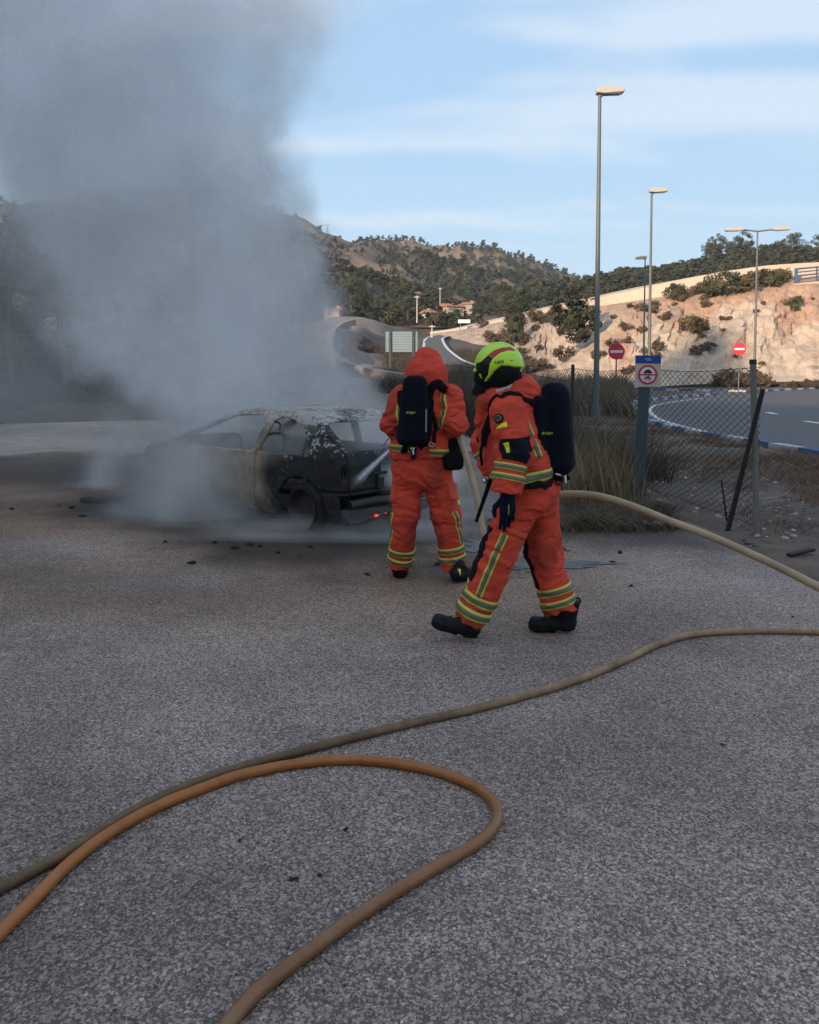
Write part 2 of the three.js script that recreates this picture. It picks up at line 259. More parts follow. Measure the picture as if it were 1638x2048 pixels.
// kerb stones, painted blue and white in turn
M.kerbBlue = std(lin(58, 92, 132), 0.8); M.kerbWhite = std(new THREE.Color(.45, .45, .43), 0.85);
function kerb(name, pts, step, label, frac = 0.55) {
  const g = thing(name, label, 'kerb'), c = curve(pts), L = c.getLength(), n = Math.round(L / step), r = rng(3);
  for (let i = 0; i < n; i++) {
    const a = c.getPointAt(i / n), b = c.getPointAt((i + 0.985) / n), m = a.clone().add(b).multiplyScalar(.5), len = a.distanceTo(b), s = new THREE.BoxGeometry(len, 0.26, 0.22); 
    const o = mk('kerb_stone', s, i % 2 ? M.kerbWhite : M.kerbBlue, g); o.position.set(m.x, 0.02 + r() * .012, m.z); o.rotation.y = -Math.atan2(b.z - a.z, b.x - a.x);
  }
}
kerb('kerb', KN, 1.0, 'blue and white kerb round the near tongue of the roundabout road');
kerb('kerb', KF, 1.3, 'blue and white kerb along the far side of the road below the bank');
// painted edge line just inside the near kerb, and lane dashes
{
  const c = curve(KIN), line = (f) => sheet(1, 120, (u, v) => { const p = c.getPointAt(v), t = c.getTangentAt(v); p.x += -t.z * u * 0.16; p.z += t.x * u * 0.16; p.y = 0.018; return [p]; });
  structure('road_marking', line(), M.paint);
  for (const [a, b] of [[[1533, 825], [1553, 829]], [[1610, 843], [1650, 849]], [[1700, 858], [1750, 866]]]) { const p = G(...a), q = G(...b), t = q.clone().sub(p).normalize(), s = V(-t.z, 0, t.x).multiplyScalar(.12); structure('road_marking', geo([p.x - s.x, .018, p.z - s.z, q.x - s.x, .018, q.z - s.z, q.x + s.x, .018, q.z + s.z, p.x + s.x, .018, p.z + s.z], [0, 1, 2, 0, 2, 3]), M.paint); }
}

// ---- cut bank with the motorway shoulder above it
const BB = [[860, 716, 122], [920, 706, 112], [1000, 732, 96], [1060, 748, 86], [1110, 756, 80], [1200, 775, 71], [1300, 774, 68], [1400, 768, 70], [1500, 765, 72], [1638, 762, 74], [1760, 760, 74], [2000, 760, 76]].map((a) => W(...a));
const BT = [[860, 668, 150], [920, 660, 138], [1000, 644, 128], [1060, 633, 122], [1110, 626, 118], [1200, 612, 112], [1300, 597, 107], [1400, 581, 102], [1500, 568, 99], [1590, 560, 97], [1760, 552, 97], [2000, 540, 98]].map((a) => W(...a));
for (let i = 0; i < BT.length; i++) { const [px, py, d] = [[860, 668, 150], [920, 660, 138], [1000, 644, 128], [1060, 633, 122], [1110, 626, 118], [1200, 612, 112], [1300, 597, 107], [1400, 581, 102], [1500, 568, 99], [1590, 560, 97], [1760, 552, 97], [2000, 540, 98]][i]; BT[i] = W(px, py, mixf(-BB[i].z, d, i < 5 ? .8 : .62)); }
const bankB = curve(BB), bankT = curve(BT);
function bankP(u, v) {
  const a = bankB.getPoint(u), b = bankT.getPoint(u), s = 0.5 - 0.5 * Math.cos(Math.PI * v), p = a.clone().lerp(b, v); p.y = mixf(a.y, b.y, v * .62 + s * .38) ;
  const gul = 1 - Math.abs(noise(u * 62 + fbm(u * 9, v * 2, 1) * 3, v * 1.1, 2)) * 2, big = fbm(u * 9, v * 2.2, 5, 4), fine = fbm(u * 60, v * 14, 3, 4), env = Math.sin(Math.PI * clamp(v)) ;
  const fan = Math.exp(-(((u - .60) / .03) ** 2)) + .8 * Math.exp(-(((u - .42) / .02) ** 2));
  p.z += (-gul * 0.5 + big * 3.6 + fine * 0.7 + fan * 3 * (1 - v)) * env; p.y += (big * 1.3 + fine * .5) * env; p.x += fine * .6 * env; return p;
}
structure('hillside', sheet(420, 90, (u, v) => {
  const p = bankP(u, v), m = fbm(u * 11, v * 2.4 + 3, 7, 4), n = fbm(u * 55, v * 16, 2, 4), st = fbm(u * 120, v * 3, 4, 3);
  const red = sstep(-.12, .22, m + (v - .52) * .75) * sstep(.25, .4, u), grey = sstep(.4, .28, u) * .55, k = .92 + n * .5 + st * .3;
  let c = [mixf(.74, .62, red), mixf(.575, .40, red), mixf(.43, .28, red)]; c = c.map((q, i) => mixf(q, [.34, .26, .22][i], grey) * k);
  return [p, c, [u * 60, v * 8]];
}), M.rock);
// pale shoulder along the top and land behind
structure('embankment', sheet(160, 12, (u, v) => {
  const a = bankT.getPoint(u), h = mixf(0.4, 1.9, sstep(.12, .8, u)), p = a.clone(); 
  const prof = [[0, -.3], [.6, h * .95], [1.6, h], [26, h + 1.2]]; const f = v * 3, i = Math.min(2, Math.floor(f)), t = f - i; p.z -= mixf(prof[i][0], prof[i + 1][0], t); p.y += mixf(prof[i][1], prof[i + 1][1], t);
  const n = fbm(u * 60, v * 4, 3); return [p, [.80 + n * .1, .62 + n * .09, .48 + n * .07], [u * 40, v * 5]];
}), M.rock);

// ---- distant hills
function interp(list, x) { if (x <= list[0][0]) return list[0][1]; for (let i = 0; i < list.length - 1; i++) if (x <= list[i + 1][0]) { const t = (x - list[i][0]) / (list[i + 1][0] - list[i][0]), s = t * t * (3 - 2 * t); return mixf(list[i][1], list[i + 1][1], mixf(t, s, .5)); } return list[list.length - 1][1]; }
const HILLS = [
  { sky: [[-900, 520], [-400, 470], [0, 432], [120, 405], [250, 388], [380, 382], [470, 398], [540, 427], [600, 456], [660, 481], [730, 507], [800, 548], [880, 610], [950, 680]], d0: 150, d1: 460, from: -900, to: 960, base: 655 },
  { sky: [[500, 520], [640, 512], [720, 504], [780, 501], [870, 500], [930, 508], [1000, 523], [1080, 547], [1160, 573], [1230, 592], [1320, 612], [1450, 640]], d0: 230, d1: 640, from: 500, to: 1450, base: 650 },
  { sky: [[1000, 650], [1080, 610], [1160, 580], [1200, 571], [1260, 563], [1330, 555], [1400, 541], [1470, 530], [1560, 522], [1638, 512], [1900, 490], [2300, 480]], d0: 150, d1: 260, from: 1000, to: 2300, base: 640 },
];
function hillPt(H, px, t) {
  const top = W(px, interp(H.sky, px), H.d1).y, bot = W(px, H.base, H.d0).y, d = t <= 1 ? mixf(H.d0, H.d1, t) : H.d1 + (t - 1) * H.d1, x = (px - 819) / F * d;
  const s = t <= 1 ? Math.pow(sstep(0, 1, t) * .45 + t * .55, 0.95) : 1 - (t - 1) * .5, env = t <= 1 ? Math.sin(Math.PI * Math.min(t, .985)) : 0.1;
  const y = mixf(bot, top, s) + (fbm(x * .012, d * .012, 4, 5) * 34 + fbm(x * .05, d * .05, 2, 4) * 9) * env * (H.d1 / 500);
  return V(x, Math.max(y, -2), -d);
}
for (const H of HILLS) structure('hills', sheet(200, 90, (u, v) => {
  const px = mixf(H.from, H.to, u), t = v * 1.35, p = hillPt(H, px, t), n = fbm(p.x * .02, p.z * .02, 6, 5), f = fbm(p.x * .12, p.z * .12, 1, 4), bare = sstep(-.12, .2, n + (t - .55) * .35), k = .9 + f * .9;
  return [p, [mixf(.11, .25, bare) * k, mixf(.095, .175, bare) * k, mixf(.055, .12, bare) * k], [p.x / 25, p.z / 25]];
}), M.rock);
// the hill behind the photographer, whose shade lies over the yard
{
  const h = V(SUN.x, 0, SUN.z).normalize(), s = V(h.z, 0, -h.x);
  const crest = (q) => 43.5 + 8 * fbm(q * .018, 3, 0, 3) + 19 * Math.exp(-(((q + 20.5) / 4.6) ** 2)) + 3.5 * fbm(q * .09, 7, 1, 3);
  structure('hills', sheet(420, 30, (u, v) => { const q = mixf(-340, 340, u), t = v * 2 - 1, p = h.clone().multiplyScalar(125 + t * 95).addScaledVector(s, q), y = crest(q) * Math.pow(Math.max(0, 1 - Math.abs(t)), .8) * sstep(340, 230, Math.abs(q)) - .3, n = fbm(q * .05, t * 4, 1); p.y = y; return [p, [.13 + n * .06, .115 + n * .05, .07 + n * .03]]; }, true), M.rock);
}

// ---------------------------------------------------------------- foliage
function leafCloud(o) {   // leaf-sized faces in clumps through a crown's volume
  const r = rng(o.seed), pos = [], nor = [], col = [], idx = []; const clumps = [];
  for (let k = 0; k < o.clumps; k++) { let x, y, z; do { x = r() * 2 - 1; y = r() * 2 - 1; z = r() * 2 - 1; } while (x * x + y * y + z * z > 1); const q = (o.shell ?? .5), l = Math.hypot(x, y, z) || 1, m = mixf(1, Math.pow(l, -.5), q); clumps.push([x * m * o.rx, y * m * o.ry, z * m * o.rz, .5 + r() * .6, .7 + r() * .6]); }
  for (let i = 0; i < o.n; i++) {
    const c = clumps[Math.floor(r() * clumps.length)]; let x, y, z; do { x = r() * 2 - 1; y = r() * 2 - 1; z = r() * 2 - 1; } while (x * x + y * y + z * z > 1);
    const s = o.spread * c[3], px = c[0] + x * s, py = c[1] + y * s * .75 + o.cy, pz = c[2] + z * s; if (py < (o.floor ?? -9)) continue;
    const n = V(px + (r() - .5) * o.rx * 1.6, (py - o.cy) + o.ry * .4 + (r() - .5) * o.ry * 1.6, pz + (r() - .5) * o.rz * 1.6).normalize(), t = V(r() - .5, r() - .5, r() - .5).cross(n).normalize(), b = n.clone().cross(t), L = o.leaf * (.6 + r() * .8), w = L * (o.aspect ?? .5), a = pos.length / 3, k = c[4] * (.7 + r() * .6);
    for (const [u, v] of [[-1, -.2], [0, -w / L], [1, .1], [.1, w / L]]) { pos.push(px + t.x * u * L + b.x * v * L, py + t.y * u * L + b.y * v * L, pz + t.z * u * L + b.z * v * L); nor.push(n.x, n.y, n.z); const h = r() * .25; col.push(o.c[0] * k * (1 + h), o.c[1] * k, o.c[2] * k); }
    idx.push(a, a + 1, a + 2, a, a + 2, a + 3);
  }
  const g = new THREE.BufferGeometry(); g.setAttribute('position', new THREE.BufferAttribute(new Float32Array(pos), 3)); g.setAttribute('normal', new THREE.BufferAttribute(new Float32Array(nor), 3)); g.setAttribute('color', new THREE.BufferAttribute(new Float32Array(col), 3)); g.setIndex(idx); return g;
}
function trunkGeo(h, r0, seed, c, limbs = 5) { const r = rng(seed), list = []; const top = V((r() - .5) * h * .12, h, (r() - .5) * h * .12); list.push(rodGeo(V(0, -.4, 0), top.clone().multiplyScalar(.55), r0, r0 * .7, 7), rodGeo(top.clone().multiplyScalar(.55), top, r0 * .7, r0 * .25, 6)); for (let i = 0; i < limbs; i++) { const f = .4 + r() * .45, a = r() * 6.28, p = top.clone().multiplyScalar(f), q = p.clone().add(V(Math.cos(a) * h * .28, h * (.1 + r() * .15), Math.sin(a) * h * .28)); list.push(rodGeo(p, q, r0 * .4, r0 * .12, 5)); } return paint(merge(list), c); }
const pineGeos = [0, 1, 2].map((k) => ({ crown: leafCloud({ seed: 30 + k, n: 1900, clumps: 26, rx: 1.9, ry: 1.5 + k * .25, rz: 1.9, spread: .75, cy: 3.9, leaf: .16, aspect: .4, c: [.048, .062, .032], shell: .6 }), trunk: trunkGeo(4.2, .16, 50 + k, [.09, .065, .045]) }));
const shrubGeos = [0, 1, 2].map((k) => ({ crown: leafCloud({ seed: 60 + k, n: 900, clumps: 16, rx: .8, ry: .5, rz: .8, spread: .38, cy: .5, leaf: .085, aspect: .5, c: [.085, .068, .042], shell: .4, floor: 0 }), trunk: trunkGeo(.6, .05, 70 + k, [.08, .06, .04], 4) }));
function plant(name, geos, label, category, pos, s, turn, group, sy = 1) { const g = thing(name, label, category, pos, group); mk('crown', geos.crown, M.vcTwo, g); mk(name.includes('tree') ? 'trunk' : 'stems', geos.trunk, M.vc, g); g.scale.set(s, s * sy, s); g.rotation.y = turn; return g; }

// distant wood: too many trees to count
{
  const far = mergeGeometries([strip(leafCloud({ seed: 5, n: 110, clumps: 10, rx: 1.3, ry: 1.5, rz: 1.3, spread: .75, cy: 2.2, leaf: .46, aspect: .6, c: [1, 1, 1], shell: .7 })), strip(paint(rodGeo(V(0, -1, 0), V(0, 2, 0), .16, .1, 5), [.8, .6, .5]))]);
  const r = rng(90), mats = [], cols = [];
  const add = (H, px, t, s, c) => { const p = hillPt(H, px, t); const m = new THREE.Matrix4().compose(p, new THREE.Quaternion().setFromAxisAngle(V(0, 1, 0), r() * 6.28), V(s, s * (.8 + r() * .5), s)); mats.push(m); cols.push(c); };
  for (let i = 0; i < 52000; i++) {
    const H = HILLS[r() < .36 ? 0 : r() < .62 ? 1 : 2], px = mixf(H.from, H.to, r()), t = r() * 1.04, patch = fbm(px * .012, t * 5, H.d1, 3);
    let k = H === HILLS[2] ? .95 : sstep(.85, .38, t + patch * 1.1) ; if (H === HILLS[1]) k = Math.max(k, sstep(850, 1100, px) * .9); k = k * .95 + .04;
    if (r() > k) continue;
    const shade = .75 + r() * .55, dry = r() < .22 ? 1 : 0; add(H, px, t, (H.d1 > 500 ? .80 : H.d1 > 300 ? .62 : .70) * (.35 + r() * .85), new THREE.Color(.042 * shade + dry * .03, .054 * shade + dry * .018, .030 * shade));
  }
  const im = new THREE.InstancedMesh(far, new THREE.MeshStandardMaterial({ vertexColors: true, roughness: 1, side: THREE.DoubleSide }), mats.length); im.name = numbered('hillside_wood'); mats.forEach((m, i) => { im.setMatrixAt(i, m); im.setColorAt(i, cols[i]); }); im.castShadow = im.receiveShadow = true; scene.add(im);
  tag(im, 'pine wood and scrub covering the hills beyond the yard', null, null, 'stuff');
}
function hillHit(px, py) { for (let d = 120; d < 700; d += 2) { const y = W(px, py, d).y; for (const H of HILLS) if (px > H.from && px < H.to && d > H.d0 && d < H.d1) { if (hillPt(H, px, (d - H.d0) / (H.d1 - H.d0)).y >= y) return W(px, py, d); } } return W(px, py, 300); }
// pines along the right-hand ridge, trees round the houses
{
  const r = rng(12);
  for (let i = 0; i < 16; i++) { const px = 1415 + i * 15.5 + r() * 8, H = HILLS[2], t = .62 + r() * .3, p = hillPt(H, px, t); plant('pine_tree', pineGeos[i % 3], 'green pine tree on the ridge above the cut bank at right', 'tree', p.add(V(0, -.2, 0)), .9 + r() * .7, r() * 6, 'pines on the ridge above the bank'); }
  for (const [px, py, s, k] of [[726, 650, 1.25, 0], [745, 640, 1.1, 1], [770, 640, 1.0, 2], [795, 646, .95, 0], [705, 628, 1.3, 1], [838, 648, .7, 2], [870, 646, .75, 0], [975, 640, 1.2, 1], [1005, 632, 1.2, 2], [1038, 626, 1.1, 0], [1065, 616, 1.1, 1], [950, 648, .8, 2], [815, 630, .9, 1], [660, 640, 1.1, 2]]) { const d = 150 + (px % 37), p = W(px, py + 8, d); plant('pine_tree', pineGeos[k], 'dark pine tree among the far houses behind the firefighters', 'tree', p.add(V(0, -.3, 0)), s, px, 'trees round the far houses'); }
}
// shrubs and dark bushes on the cut bank
{
  const big = { crown: leafCloud({ seed: 81, n: 6200, clumps: 46, rx: 2.3, ry: 2.6, rz: 1.8, spread: .8, cy: 2.3, leaf: .17, aspect: .5, c: [.042, .05, .028], shell: .5, floor: -.6 }), trunk: trunkGeo(3, .2, 83, [.06, .05, .035]) };
  plant('bush', big, 'large dark green bush standing over the pale gully in the bank', 'bush', W(1155, 678, 84), 1.0, 0).scale.set(1.05, 1.05, 1);
  plant('bush', big, 'narrow dark bush left of the large one, at the pale end of the bank', 'bush', W(1032, 680, 100), .75, 1.2).scale.set(.5, .85, .6);
  const r = rng(33), olive = [0, 1].map((k) => ({ crown: leafCloud({ seed: 85 + k, n: 1500, clumps: 18, rx: 1, ry: .6, rz: .8, spread: .45, cy: .55, leaf: .1, aspect: .5, c: k ? [.10, .085, .034] : [.058, .064, .030], shell: .5, floor: -.2 }), trunk: shrubGeos[0].trunk }));
  const onBank = (px, v) => { let lo = 0, hi = 1; for (let i = 0; i < 30; i++) { const m = (lo + hi) / 2, p = bankP(m, v), q = 819 + F * p.x / -p.z; if (q < px) lo = m; else hi = m; } return bankP(lo, v); };
  [[1440, .86, 1.9, 0, 'broad olive bush at the top of the bank behind the double lamp'], [1492, .88, 1.6, 1, 'yellowish bush at the top of the bank right of the double lamp'], [1530, .93, 1.5, 0, 'smaller olive bush near the motorway railing'], [1555, .97, 1.2, 1, 'yellow brown bush beside the end of the motorway railing'], [1585, .66, 1.1, 0, 'round dark shrub alone on the red earth below the railing'], [1405, .94, 1.0, 0, 'low green shrub on the shoulder left of the double lamp'], [1345, .93, 1.3, 0, 'spreading green shrub under the pale shoulder by the second lamp'], [1385, .5, 1.35, 1, 'dry yellow bush halfway up the red bank']].forEach(([px, v, s, k, label], i) => plant('bush', olive[k], label, 'bush', onBank(px, v), s, i * 1.3));
  for (let i = 0; i < 46; i++) { const left = r() < .8, px = left ? 1190 + r() * 250 : 1440 + r() * 260, v = .12 + r() * .85; if (left && v < .3 && px > 1320) continue; const p = onBank(px, v), g = plant('shrub', shrubGeos[i % 3], 'small dry shrub on the earth of the cut bank', 'shrub', p, (.4 + r() * .6) * (left ? 1.0 : .5), r() * 6, 'small shrubs scattered over the bank'); }
  for (let i = 0; i < 34; i++) { const px = 960 + r() * 190, v = r() * .95, p = onBank(px, v); plant('shrub', shrubGeos[i % 3], 'grey brown scrub on the shaded left end of the bank', 'shrub', p, .7 + r() * .9, r() * 6, 'scrub at the left end of the bank'); }
  for (let i = 0; i < 26; i++) { const px = 1430 + i * 8 + r() * 6, p = W(px, 776 - r() * 3, 69.5 + r() * 1.5); if (px > 1520 && r() < .5) continue; p.y = .1; plant('shrub', shrubGeos[i % 3], 'dark roadside bush beyond the far kerb', 'shrub', p, px < 1520 ? .8 + r() * .9 : .4 + r() * .4, r() * 6, 'bushes beyond the far kerb'); }
  // dark growth on the slope at the left
  for (let i = 0; i < 78; i++) { const e = 1 + Math.pow(r(), 1.2) * 24, z = -12 - r() * 32, x = -12.3 - e, y = e * .36; plant(i % 3 ? 'shrub' : 'pine_tree', i % 3 ? shrubGeos[i % 3] : pineGeos[i % 2], i % 3 ? 'dark scrub on the left slope behind the smoke' : 'pine on the left slope half hidden by smoke', i % 3 ? 'shrub' : 'tree', V(x, y - .2, z), i % 3 ? 1.1 + r() * 1.6 : .8 + r() * .6, r() * 6, i % 3 ? 'scrub on the left slope' : 'pines on the left slope'); }
}
// blades, stalks and brush
function tuft(seed, n, h, spread, lean, w, c0, c1) {
  const r = rng(seed), pos = [], col = [], idx = [];
  for (let i = 0; i < n; i++) {
    const a = r() * 6.28, rr = Math.sqrt(r()) * spread, bx = Math.cos(a) * rr, bz = Math.sin(a) * rr, H = h * (.55 + r() * .6), la = r() * 6.28, l = lean * H * (.3 + r()), dx = Math.cos(la) * l, dz = Math.sin(la) * l, ww = w * (.6 + r() * .7), px = -Math.sin(la + 1) * ww, pz = Math.cos(la + 1) * ww, o = pos.length / 3, k = r(), c = c0.map((q, j) => mixf(q, c1[j], k) * (.75 + r() * .4));
    for (let s = 0; s <= 3; s++) { const t = s / 3, q = t * t, ww2 = 1 - t * .9; pos.push(bx + dx * q - px * ww2, H * t * (1 - .12 * q * lean), bz + dz * q - pz * ww2, bx + dx * q + px * ww2, H * t * (1 - .12 * q * lean), bz + dz * q + pz * ww2); const b = .6 + .5 * t; col.push(...c.map((q2) => q2 * b), ...c.map((q2) => q2 * b)); }
    for (let s = 0; s < 3; s++) { const b = o + s * 2; idx.push(b, b + 1, b + 2, b + 1, b + 3, b + 2); }
  }
  return geo(pos, idx, col);
}
function scatter(name, g, list, label, mat = M.vcTwo) { const im = new THREE.InstancedMesh(g, mat, list.length); im.name = numbered(name); list.forEach(([p, s, a, sy, c], i) => { im.setMatrixAt(i, new THREE.Matrix4().compose(p, new THREE.Quaternion().setFromAxisAngle(V(0, 1, 0), a), V(s, s * (sy || 1), s))); im.setColorAt(i, c || new THREE.Color(1, 1, 1)); }); im.castShadow = im.receiveShadow = true; scene.add(im); return tag(im, label, null, null, 'stuff'); }
{
  const r = rng(101), low = [], brush = [], stones = [], reddish = [];
  for (let i = 0; i < 5200; i++) { const d = 8 + Math.pow(r(), 1.6) * 34, f = .3 + r() * (d < 16 ? 7 : 12), x = fenceX(d) + f; if (polyD(roadPoly, x, -d) < .25) continue; const pn = fbm(x * .35, d * .5, 3, 3) + .06; if (r() > sstep(-.22, .2, pn) * (f < 1.3 && d < 14 ? .12 : 1)) continue; low.push([V(x, vergeH(x, d) - .02, -d), .55 + r() * .8, r() * 6.28, .8 + r() * .5]); }
  scatter('dry_grass', tuft(3, 34, .13, .20, 1.0, .005, [.15, .085, .055], [.26, .18, .12]), low, 'low reddish dry grass and weeds covering the verge beyond the fence');
  for (let i = 0; i < 1100; i++) { const d = 11.5 + r() * 20, f = -.2 + (r() - .3) * 1.3, x = fenceX(d) + f, tall = sstep(15, 18.5, d); brush.push([V(x, Math.max(0, vergeH(x, d)) - .03, -d), .75 + r() * .4, r() * 6.28, mixf(.42, 1.12, tall) * (.8 + r() * .35)]); }
  scatter('dry_brush', tuft(4, 26, 1.35, .22, .28, .007, [.052, .042, .032], [.12, .095, .07]), brush, 'dark tangle of tall dry stalks along the fence behind the firefighters');
  const far = []; for (let i = 0; i < 1500; i++) { const px = 700 + r() * 290, d = 40 + Math.pow(r(), 1.4) * 50, x = (px - 819) / F * d; if (px < 775 && !(px > 716 && d > 78)) continue; const l = byD(ROADL, d, scrX), rr = byD(ROADR, d, scrX); if (d > 62 && px > l - 6 && px < rr + 8) continue; far.push([V(x, underRoad(px, d, midH(x, d)) - .05, -d), .5 + r() * .55, r() * 6, .45 + r() * .5]); }
  scatter('dry_brush', tuft(6, 30, .9, .6, .6, .03, [.045, .038, .03], [.10, .08, .058]), far, 'brown scrub on the rise between the lane and the far road');
  const tongue = []; for (let i = 0; i < 700; i++) { const d = 26 + r() * 40, px = 1090 + r() * 165, x = (px - 819) / F * d; if (polyD(roadPoly, x, -d) < .4) continue; tongue.push([V(x, vergeH(x, d) - .05, -d), .8 + r(), r() * 6, .7 + r() * .6]); }
  scatter('dry_brush', tuft(8, 24, .75, .4, .5, .02, [.10, .08, .055], [.28, .22, .14]), tongue, 'straw coloured scrub between the fence and the far kerb');
  const st = new THREE.IcosahedronGeometry(.03, 0); st.scale(1.2, .7, 1); 
  for (let i = 0; i < 3000; i++) { const d = 7.6 + Math.pow(r(), 1.3) * 9, f = -.1 + Math.pow(r(), 1.3) * 4.5, x = fenceX(d) + f; if (polyD(roadPoly, x, -d) < .2) continue; const k = .35 + Math.pow(r(), 2.5) * 1.0; stones.push([V(x, vergeH(x, d) + .004, -d), .22 + Math.pow(r(), 4) * 1.0, r() * 6, 1, new THREE.Color(.36 * k, .31 * k, .27 * k)]); }
  scatter('gravel', st, stones, 'pale loose stones on the bare earth beside the fence', new THREE.MeshStandardMaterial({ roughness: 1 }));
  // the tall clump that the hose passes
  const clump = thing('grass_clump', 'tall clump of dry grass between the second firefighter and the sign post', 'grass clump', V(0, 0, 0)), list = [];
  const put = (g, n, f, sy) => { const parts = []; for (let i = 0; i < n; i++) { const px = 1125 + r() * 150, d = 9.4 + r() * 2.6, p = W(px, 800, d), h = clone3(g); h.scale(f + r() * .3, (f + r() * .4) * sy * (px > 1240 ? .75 : 1), f + r() * .3); h.rotateY(r() * 6); h.translate(p.x, Math.max(0, vergeH(p.x, d)) - .03, p.z); parts.push(h); } return merge(parts); };
  const clone3 = (g) => g.clone();
  mk('foliage', put(tuft(14, 30, .72, .24, .6, .0055, [.070, .050, .030], [.25, .18, .095]), 46, .8, 1), M.vcTwo, clump);
  mk('stem', put(tuft(15, 4, 1.1, .2, .42, .006, [.30, .225, .115], [.46, .36, .19]), 60, .85, 1), M.vcTwo, clump);
  const drape = []; for (let i = 0; i < 260; i++) { const px = 1105 + r() * 230, d = 8.35 + r() * 1.2, p = W(px, 900, d); drape.push([V(p.x, 0, -d), .5 + r() * .6, r() * 6, .7]); }
  scatter('dry_grass', tuft(17, 22, .3, .22, 1.3, .005, [.07, .052, .034], [.22, .165, .10]), drape, 'flattened dry grass at the edge of the asphalt under the hose');
}

// ---------------------------------------------------------------- hoses
function hoseGeo(pts, rad, n, colour, seg = 12) {
  const c = curve(pts, .5), g = new THREE.TubeGeometry(c, n, rad, seg, false), p = g.attributes.position, nn = g.attributes.normal, col = new Float32Array(p.count * 3);
  for (let i = 0; i < p.count; i++) { const q = colour(p.getX(i), p.getY(i), p.getZ(i), nn.getY(i), Math.floor(i / (seg + 1)) / n); col[i * 3] = q[0]; col[i * 3 + 1] = q[1]; col[i * 3 + 2] = q[2]; }
  g.setAttribute('color', new THREE.BufferAttribute(col, 3)); return g;
}
M.hose = new THREE.MeshPhysicalMaterial({ vertexColors: true, roughness: 0.55, sheen: .3, sheenRoughness: .6 });
M.hoseGloss = new THREE.MeshStandardMaterial({ vertexColors: true, roughness: 0.36 });
const ground = (l, r) => l.map(([x, y]) => G(x, y, r));
let weave; { const N = 128, A = new Uint8Array(N * N * 4), r = rng(9); for (let y = 0; y < N; y++) for (let x = 0; x < N; x++) { const v = 128 + 70 * Math.sin(x * .393 + (Math.floor(y / 16) % 2) * 3.14) * Math.sin(y * .196) + (r() - .5) * 40, o = (y * N + x) * 4; A[o] = A[o + 1] = A[o + 2] = v; A[o + 3] = 255; } weave = tex(A, N, N, false); weave.repeat.set(260, 3); }
M.hose.bumpMap = weave; M.hose.bumpScale = .0016;
{
  const r = .0195, pts = ground([[-120, 1842], [0, 1776], [134, 1705], [268, 1621], [403, 1561], [537, 1519], [671, 1484], [806, 1450], [940, 1420], [1040, 1394], [1110, 1374], [1180, 1350], [1250, 1320], [1310, 1291], [1370, 1272], [1440, 1264], [1540, 1262], [1638, 1264], [1760, 1270]], r);
  tag(mk('fire_hose', hoseGeo(pts, r, 420, (x, y, z, ny, t) => { const n = fbm(x * 5, z * 5, 1, 3), m = fbm(x * 26, z * 26, y * 26, 3), k = .85 + n * .7 + m * .5, dirt = sstep(.72, .28, t + n * .25); return [mixf(.34, .155, dirt) * k, mixf(.215, .092, dirt) * k, mixf(.115, .042, dirt) * k]; }, 14), M.hose), 'long muddy brown hose lying straight across the asphalt from left edge to right', 'hose');
}
{
  const r = .0205, pts = ground([[-140, 2005], [-60, 1930], [0, 1866], [67, 1799], [134, 1731], [201, 1678], [268, 1637], [336, 1603], [403, 1577], [470, 1553], [537, 1537], [604, 1526], [671, 1520], [739, 1521], [806, 1529], [873, 1543], [927, 1562], [967, 1584], [992, 1614], [993, 1643], [967, 1676], [920, 1706], [873, 1733], [806, 1773], [739, 1816], [690, 1849], [638, 1887], [571, 1937], [510, 1986], [470, 2030], [430, 2085], [380, 2180]], r);
  tag(mk('fire_hose', hoseGeo(pts, r, 420, (x, y, z, ny, t) => { const n = fbm(x * 4 + 3, z * 4, 1, 3), n2 = fbm(x * 24, z * 24, y * 24, 3), k = .9 + n * .5 + n2 * .45, worn = clamp(sstep(.38, .85, t + n * .5) * .75 + sstep(.05, .3, n2 + n * .4) * .35); return [mixf(.37, .20, worn) * k, mixf(.118, .098, worn) * k, mixf(.016, .045, worn) * k]; }, 14), M.hoseGloss), 'orange hose lying in a wide loop on the asphalt in the foreground', 'hose');
}
